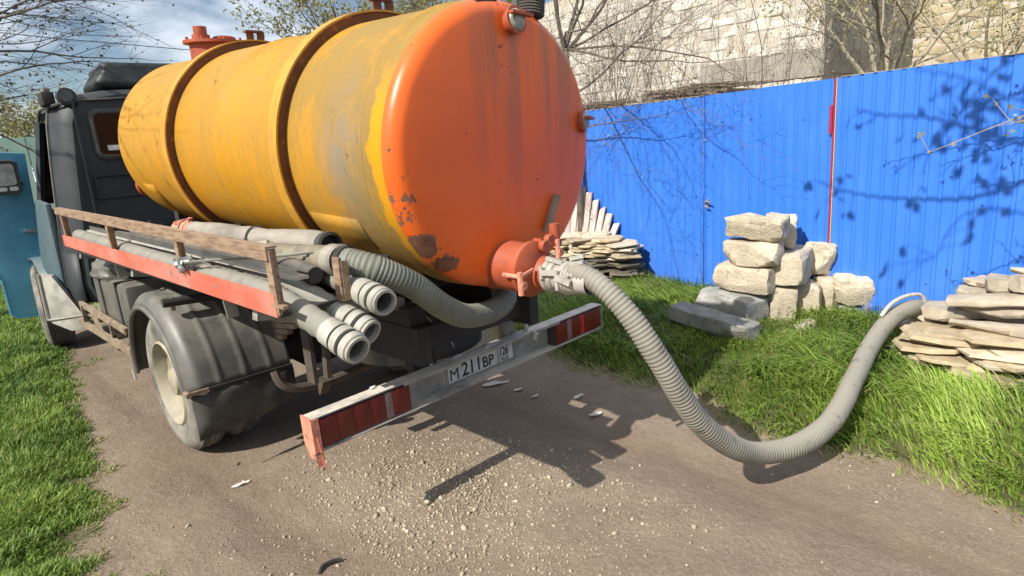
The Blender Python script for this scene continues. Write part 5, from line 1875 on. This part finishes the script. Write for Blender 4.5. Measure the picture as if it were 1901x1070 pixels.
M['hose_big'] = mat('hose_big_grey', (.235, .22, .18), (.165, .155, .125), 5, rough=.7, dust=.75, dcol=(.33, .29, .22), bump=.08, specks=(11, .58, .68, (.12, .105, .08)))
big_hose()

# ------------------------------------------------------------------ gravel, litter
def gravel():
    V0 = np.array([v for v in ((0, .85, .53), (0, -.85, .53), (0, .85, -.53), (0, -.85, -.53), (.53, 0, .85), (-.53, 0, .85), (.53, 0, -.85), (-.53, 0, -.85), (.85, .53, 0), (-.85, .53, 0), (.85, -.53, 0), (-.85, -.53, 0))])
    F0 = np.array([(0, 4, 8), (0, 5, 4), (0, 9, 5), (0, 2, 9), (0, 8, 2), (1, 4, 5), (1, 10, 4), (1, 3, 10), (1, 11, 3), (1, 5, 11), (2, 8, 6), (2, 6, 7), (2, 7, 9), (3, 6, 10), (3, 7, 6), (3, 11, 7), (4, 10, 8), (5, 9, 11), (6, 8, 10), (7, 11, 9)])
    n = 21000
    x = RNG.uniform(-2.4, 1.9, n)
    y = RNG.uniform(-2.6, 4.5, n)
    k = int(n * .28)                                  # heaped where the bumper end hangs
    x[:k] = RNG.normal(-.42, .36, k)
    y[:k] = RNG.normal(.18, .40, k)
    k2 = int(n * .44)
    x[k:k2] = RNG.normal(-.25, .42, k2 - k)
    y[k:k2] = RNG.normal(-.30, .40, k2 - k)
    lanes = (x > lane_left(y) - .05) & (x < lane_right(y) + .02)
    r = np.clip(RNG.lognormal(-5.48, .52, n), .0018, .022)
    clump = np.array([noise.noise(Vector((a * 1.6, b * 1.6, 3))) for a, b in zip(x, y)])
    keep = lanes & (((clump > .12) & (RNG.random(n) < .8)) | (np.arange(n) < k2) | (RNG.random(n) < .15))
    keep &= ~((np.abs(x - .72) < .28) & (RNG.random(n) < .8)) & ~((np.abs(x + 1.05) < .22) & (RNG.random(n) < .7))
    x, y, r = x[keep], y[keep], r[keep]
    n = len(x)
    z = gz(x, y)
    Q = RNG.normal(size=(n, 4))
    Q /= np.linalg.norm(Q, axis=1)[:, None]
    w, a, b, c = Q.T
    R = np.stack([1 - 2 * (b * b + c * c), 2 * (a * b - c * w), 2 * (a * c + b * w), 2 * (a * b + c * w), 1 - 2 * (a * a + c * c), 2 * (b * c - a * w), 2 * (a * c - b * w), 2 * (b * c + a * w), 1 - 2 * (a * a + b * b)], -1).reshape(n, 3, 3)
    sh = V0[None] * (1 + RNG.uniform(-.22, .22, (n, 12, 1)))
    V = np.einsum('nij,nkj->nki', R, sh * np.array([1, .8, .6])) * r[:, None, None]
    V[..., 0] += x[:, None]
    V[..., 1] += y[:, None]
    V[..., 2] += (z + r * .12)[:, None]
    F = (F0[None] + (np.arange(n) * 12)[:, None, None]).reshape(-1, 3)
    t = np.repeat(np.clip(RNG.normal(.45, .25, n), 0, 1), 12)
    tag(npmesh('gravel', V.reshape(-1, 3), F, 'gravel', t), kind='stuff')


gravel()


def litter():
    rnd = random.Random(2)
    g = 'pale scraps lying on the dirt behind the truck'
    for x, y, s, lab in ((.95, .92, .075, 'largest pale scrap on the dirt, just behind the licence plate'), (.96, .66, .036, 'small pale scrap in the tank shadow next to the largest one'), (.94, .47, .022, 'tiny round pale scrap in the tank shadow'),
                         (.95, -.07, .045, 'narrow pale scrap near the edge of the tank shadow'), (1.12, .20, .035, 'dull scrap in the shadow under the discharge hose side'), (-.98, 1.1, .04, 'crumpled pale scrap on the mound at the bumper end')):
        P = []
        for k in range(9):
            a = 2 * PI * k / 9
            q = s * rnd.uniform(.6, 1.1)
            P.append((q * math.cos(a) * 1.5, q * math.sin(a) * .55, rnd.uniform(0, .012)))
        o = B().prism(P, (0, 0, .004)).go('paper_scrap', 'paper')
        o.location = (x, y, gzf(x, y) + .006)
        o.rotation_euler = (0, 0, -.5 + rnd.uniform(-.4, .4))
        tag(o, lab, 'scrap', g)
    o = B().tube(spline([(-.055, 0, 0), (-.03, .02, .012), (.0, .024, .014), (.04, .012, .012), (.06, -.002, .010)], .01), [.009] * 0 or .009, 7).go('charred_stick', 'burnt')
    o.location = (-1.015, -.01, gzf(-1.0, 0) + .004)
    tag(o, 'black curved stick lying on the dirt in the foreground', 'stick')
    # leaves lying on the bumper top
    g = 'pale dry leaves lying on the bumper'
    for x, y, s, lab in ((-.08, .05, .035, 'bright dry leaf on the bumper left of the plate middle'), (.16, .03, .06, 'long pale dry leaf over the plate on the bumper edge'), (-.62, .07, .02, 'small dry leaf on the sunlit bumper end'), (-.24, .08, .016, 'tiny dry leaf on the bumper at the plate end')):
        o = B().prism([(-s, 0, 0), (-s * .3, s * .35, .008), (s * .5, s * .3, .004), (s, .0, .01), (s * .2, -s * .35, .006), (-s * .5, -s * .2, .0)], (0, 0, .003)).go('dry_leaf', 'plain_white')
        o.location = (x, y, .7135)
        tag(o, lab, 'leaf', g)
    t = Tree(5)
    base = Vector((3.05, -1.14, .22))
    for k in range(5):
        a = k * 1.3
        t.grow(base, (.18 * math.cos(a), .25 * math.sin(a), 1), .20, .0022, 1, .3, .45, (3, 4), .6, .010)
    t.done('dry_weed', base, 'dry pinkish weed stalk standing at the fence behind the hose end', 'weed', 'bud', None, 'weed')
    for k, (x, y, s) in enumerate(((1.28, -1.95, .035), (1.22, -2.02, .022), (.92, -2.05, .026), (1.34, -1.78, .018), (1.05, -1.75, .02), (.98, .15, .03), (-.25, -.75, .022), (-.9, 1.35, .028), (.1, -.9, .02), (-1.35, 1.5, .025))):
        o = B().go if False else None
        me = stone_mesh('lane_stone', s * 2, s * 1.5, s, k + 80, 'flag_pale', cuts=1, rough=s * .15, round_=s * .25)
        place('lane_stone', me, (x, y, gzf(x, y) + s * .25), (0, 0, k * 1.1), ['larger pale stone at the lane edge below the grey slabs', 'smaller pale stone beside the larger one at the lane edge', 'pale stone on bare dirt nearest the frame corner', 'pale stone at the grass edge next to the hose bend', 'small pale stone in the open dirt beyond the hose', 'stone lying in the tank shadow', 'pale stone among the gravel in front of the shadow tip', 'stone just behind the rear wheel', 'small pale stone on the dirt in the foreground', 'stone beside the clover edge'][k], 'stone', 'loose stones on the lane')


litter()


# ------------------------------------------------------------------ grass
def blades(name, x, y, L, wd, lean_dir, lean, m, tint, zoff=0.0):
    n = len(x)
    z = gz(x, y) - .005 + zoff
    a = RNG.uniform(0, 2 * PI, n)
    dx, dy = np.cos(a) * .7 + np.cos(lean_dir) * .9, np.sin(a) * .7 + np.sin(lean_dir) * .9
    q = np.hypot(dx, dy) + 1e-6
    dx, dy = dx / q, dy / q
    px, py = -dy, dx
    tw = RNG.uniform(-.8, .8, n)
    px, py = px * np.cos(tw) + dx * np.sin(tw), py * np.cos(tw) + dy * np.sin(tw)
    ln = np.clip(lean * RNG.uniform(.5, 1.5, n), .05, 1.35)
    V = np.zeros((n, 7, 3))
    for i, t in enumerate((0, .38, .72, 1.0)):
        h = L * (np.sin(ln * t) / ln)
        v = L * ((1 - np.cos(ln * t)) / ln) if False else L * t * np.sin(ln * t * .9)
        hz = L * t * np.cos(ln * t * .9)
        cx, cy, cz = x + dx * v, y + dy * v, z + hz
        ww = wd * (1, .9, .62, 0)[i]
        if i < 3:
            V[:, 2 * i] = np.stack([cx - px * ww, cy - py * ww, cz], -1)
            V[:, 2 * i + 1] = np.stack([cx + px * ww, cy + py * ww, cz], -1)
        else:
            V[:, 6] = np.stack([cx, cy, cz], -1)
    F0 = np.array([(0, 1, 3), (0, 3, 2), (2, 3, 5), (2, 5, 4), (4, 5, 6)])
    F = (F0[None] + (np.arange(n) * 7)[:, None, None]).reshape(-1, 3)
    o = npmesh(name, V.reshape(-1, 3), F, m, np.repeat(tint, 7))
    smooth(o.data, 180)
    return o


def nz(x, y, s, off=0.0):
    return np.array([noise.noise(Vector((a * s + off, b * s - off, off))) for a, b in zip(x, y)])


def grass():
    # verge on the fence side
    n = 150000
    x = RNG.uniform(.9, 4.0, n)
    y = RNG.uniform(-3.0, 5.0, n)
    e = x - lane_right(y)
    fence_x = 3.477 + .1753 * y
    cl = nz(x, y, 2.4, 1.0)
    dens = np.clip((e + .06 + .10 * cl) / .22, 0, 1)
    keep = (RNG.random(n) < dens * (.66 + .75 * cl)) & (x < fence_x - .04)
    # bare under the stone heaps
    keep &= ~((x > 2.45) & (x < 3.15) & (y < -1.62) & (y > -2.7))
    keep &= ~((x > 3.15) & (y > 1.3) & (y < 2.5))
    keep &= ~((y > 1.4) & (RNG.random(n) < .5))
    x, y, e, cl = x[keep], y[keep], e[keep], cl[keep]
    c2 = nz(x, y, 1.1, 7.0)
    c3 = nz(x, y, 5.5, 4.0)
    L = (.07 + .155 * np.clip(e / .5, 0, 1)) * (1 + .7 * c2 + .45 * c3) * RNG.uniform(.45, 1.3, len(x)) * .80
    tall = np.exp(-((x - 1.75) ** 2 / .30 + (y + 2.02) ** 2 / .07))
    L *= 1 + .8 * tall
    L *= 1 - .55 * np.exp(-((x - 2.25) ** 2 / .12 + (y + 1.95) ** 2 / .12)) - .72 * np.exp(-((x - 2.9) ** 2 / .45 + (y - 1.7) ** 2 / .9))
    L = np.clip(L, .03, .36)
    L = np.where((x > 1.95) & (x < 2.9) & (np.abs(y + .2) < .65), L * .5, L)
    ld = 2.6 + 2.2 * nz(x, y, .9, 2.0) - 1.2 * tall
    lean = .72 + .7 * c3 + .35 * np.clip(e, 0, 1)
    tint = np.clip(.5 + .5 * cl + .30 * c2 + RNG.normal(0, .2, len(x)), 0, 1)
    st = nz(x, y, 3.3, 12.0)
    tint = np.where(RNG.random(len(x)) < .05 + .35 * np.clip(st - .1, 0, 1) + .35 * np.clip(.16 - e, 0, .16) / .16, 1.2, tint)
    tint = np.where(tint < 1.05, np.clip(tint + .55 * tall, 0, 1), tint)
    tag(blades('verge_grass', x, y, L, RNG.uniform(.0024, .0062, len(x)), ld, lean, 'grass', tint), kind='stuff')
    # clover-like sward on the near side
    n = 330000
    u = RNG.random(n)
    y = .2 + 11 * u ** 1.7
    x = lane_left(y) + .35 - RNG.uniform(0, 1, n) ** 1.1 * (1.6 + .28 * y)
    e = lane_left(y) - x
    cl = nz(x, y, 2.8, 3.0)
    c3 = nz(x, y, 8, 5.0)
    dens = np.clip((e + .02 + .26 * cl + .10 * c3) / .20, 0, 1) * np.clip(.75 + .6 * c3 + .3 * cl, .1, 1)
    keep = RNG.random(n) < dens
    x, y, e, cl, c3 = x[keep], y[keep], e[keep], cl[keep], c3[keep]
    c2 = nz(x, y, 1.3, 9.0)
    L = np.clip((.022 + .05 * np.clip(e / .35, 0, 1)) * (1 + .75 * cl + .4 * c3) * RNG.uniform(.5, 1.5, len(x)), .012, .15)
    tint = np.clip(.45 + .45 * cl + .35 * c2 + RNG.normal(0, .2, len(x)), 0, 1)
    tint = np.where(RNG.random(len(x)) < .03 + .5 * np.clip(.10 - e, 0, .1) / .1, 1.2, tint)
    wd = RNG.uniform(.0022, .0055, len(x)) * (1 + .10 * np.clip(y - 2, 0, 6))
    tag(blades('clover_grass', x, y, L, wd, RNG.uniform(0, 6.28, len(x)), .75 + .4 * c3, 'grass_left', tint), kind='stuff')
    # thin growth further along the lane
    n = 30000
    y = RNG.uniform(7, 32, n)
    x = np.where(RNG.random(n) < .8, lane_left(y) - RNG.uniform(0, 7, n), lane_left(y) + RNG.uniform(0, 3, n))
    tag(blades('far_grass', x, y, RNG.uniform(.06, .2, n), RNG.uniform(.008, .016, n), RNG.uniform(0, 6.28, n), np.full(n, .6), 'grass_left', RNG.uniform(0.1, .9, n)), kind='stuff')


grass()
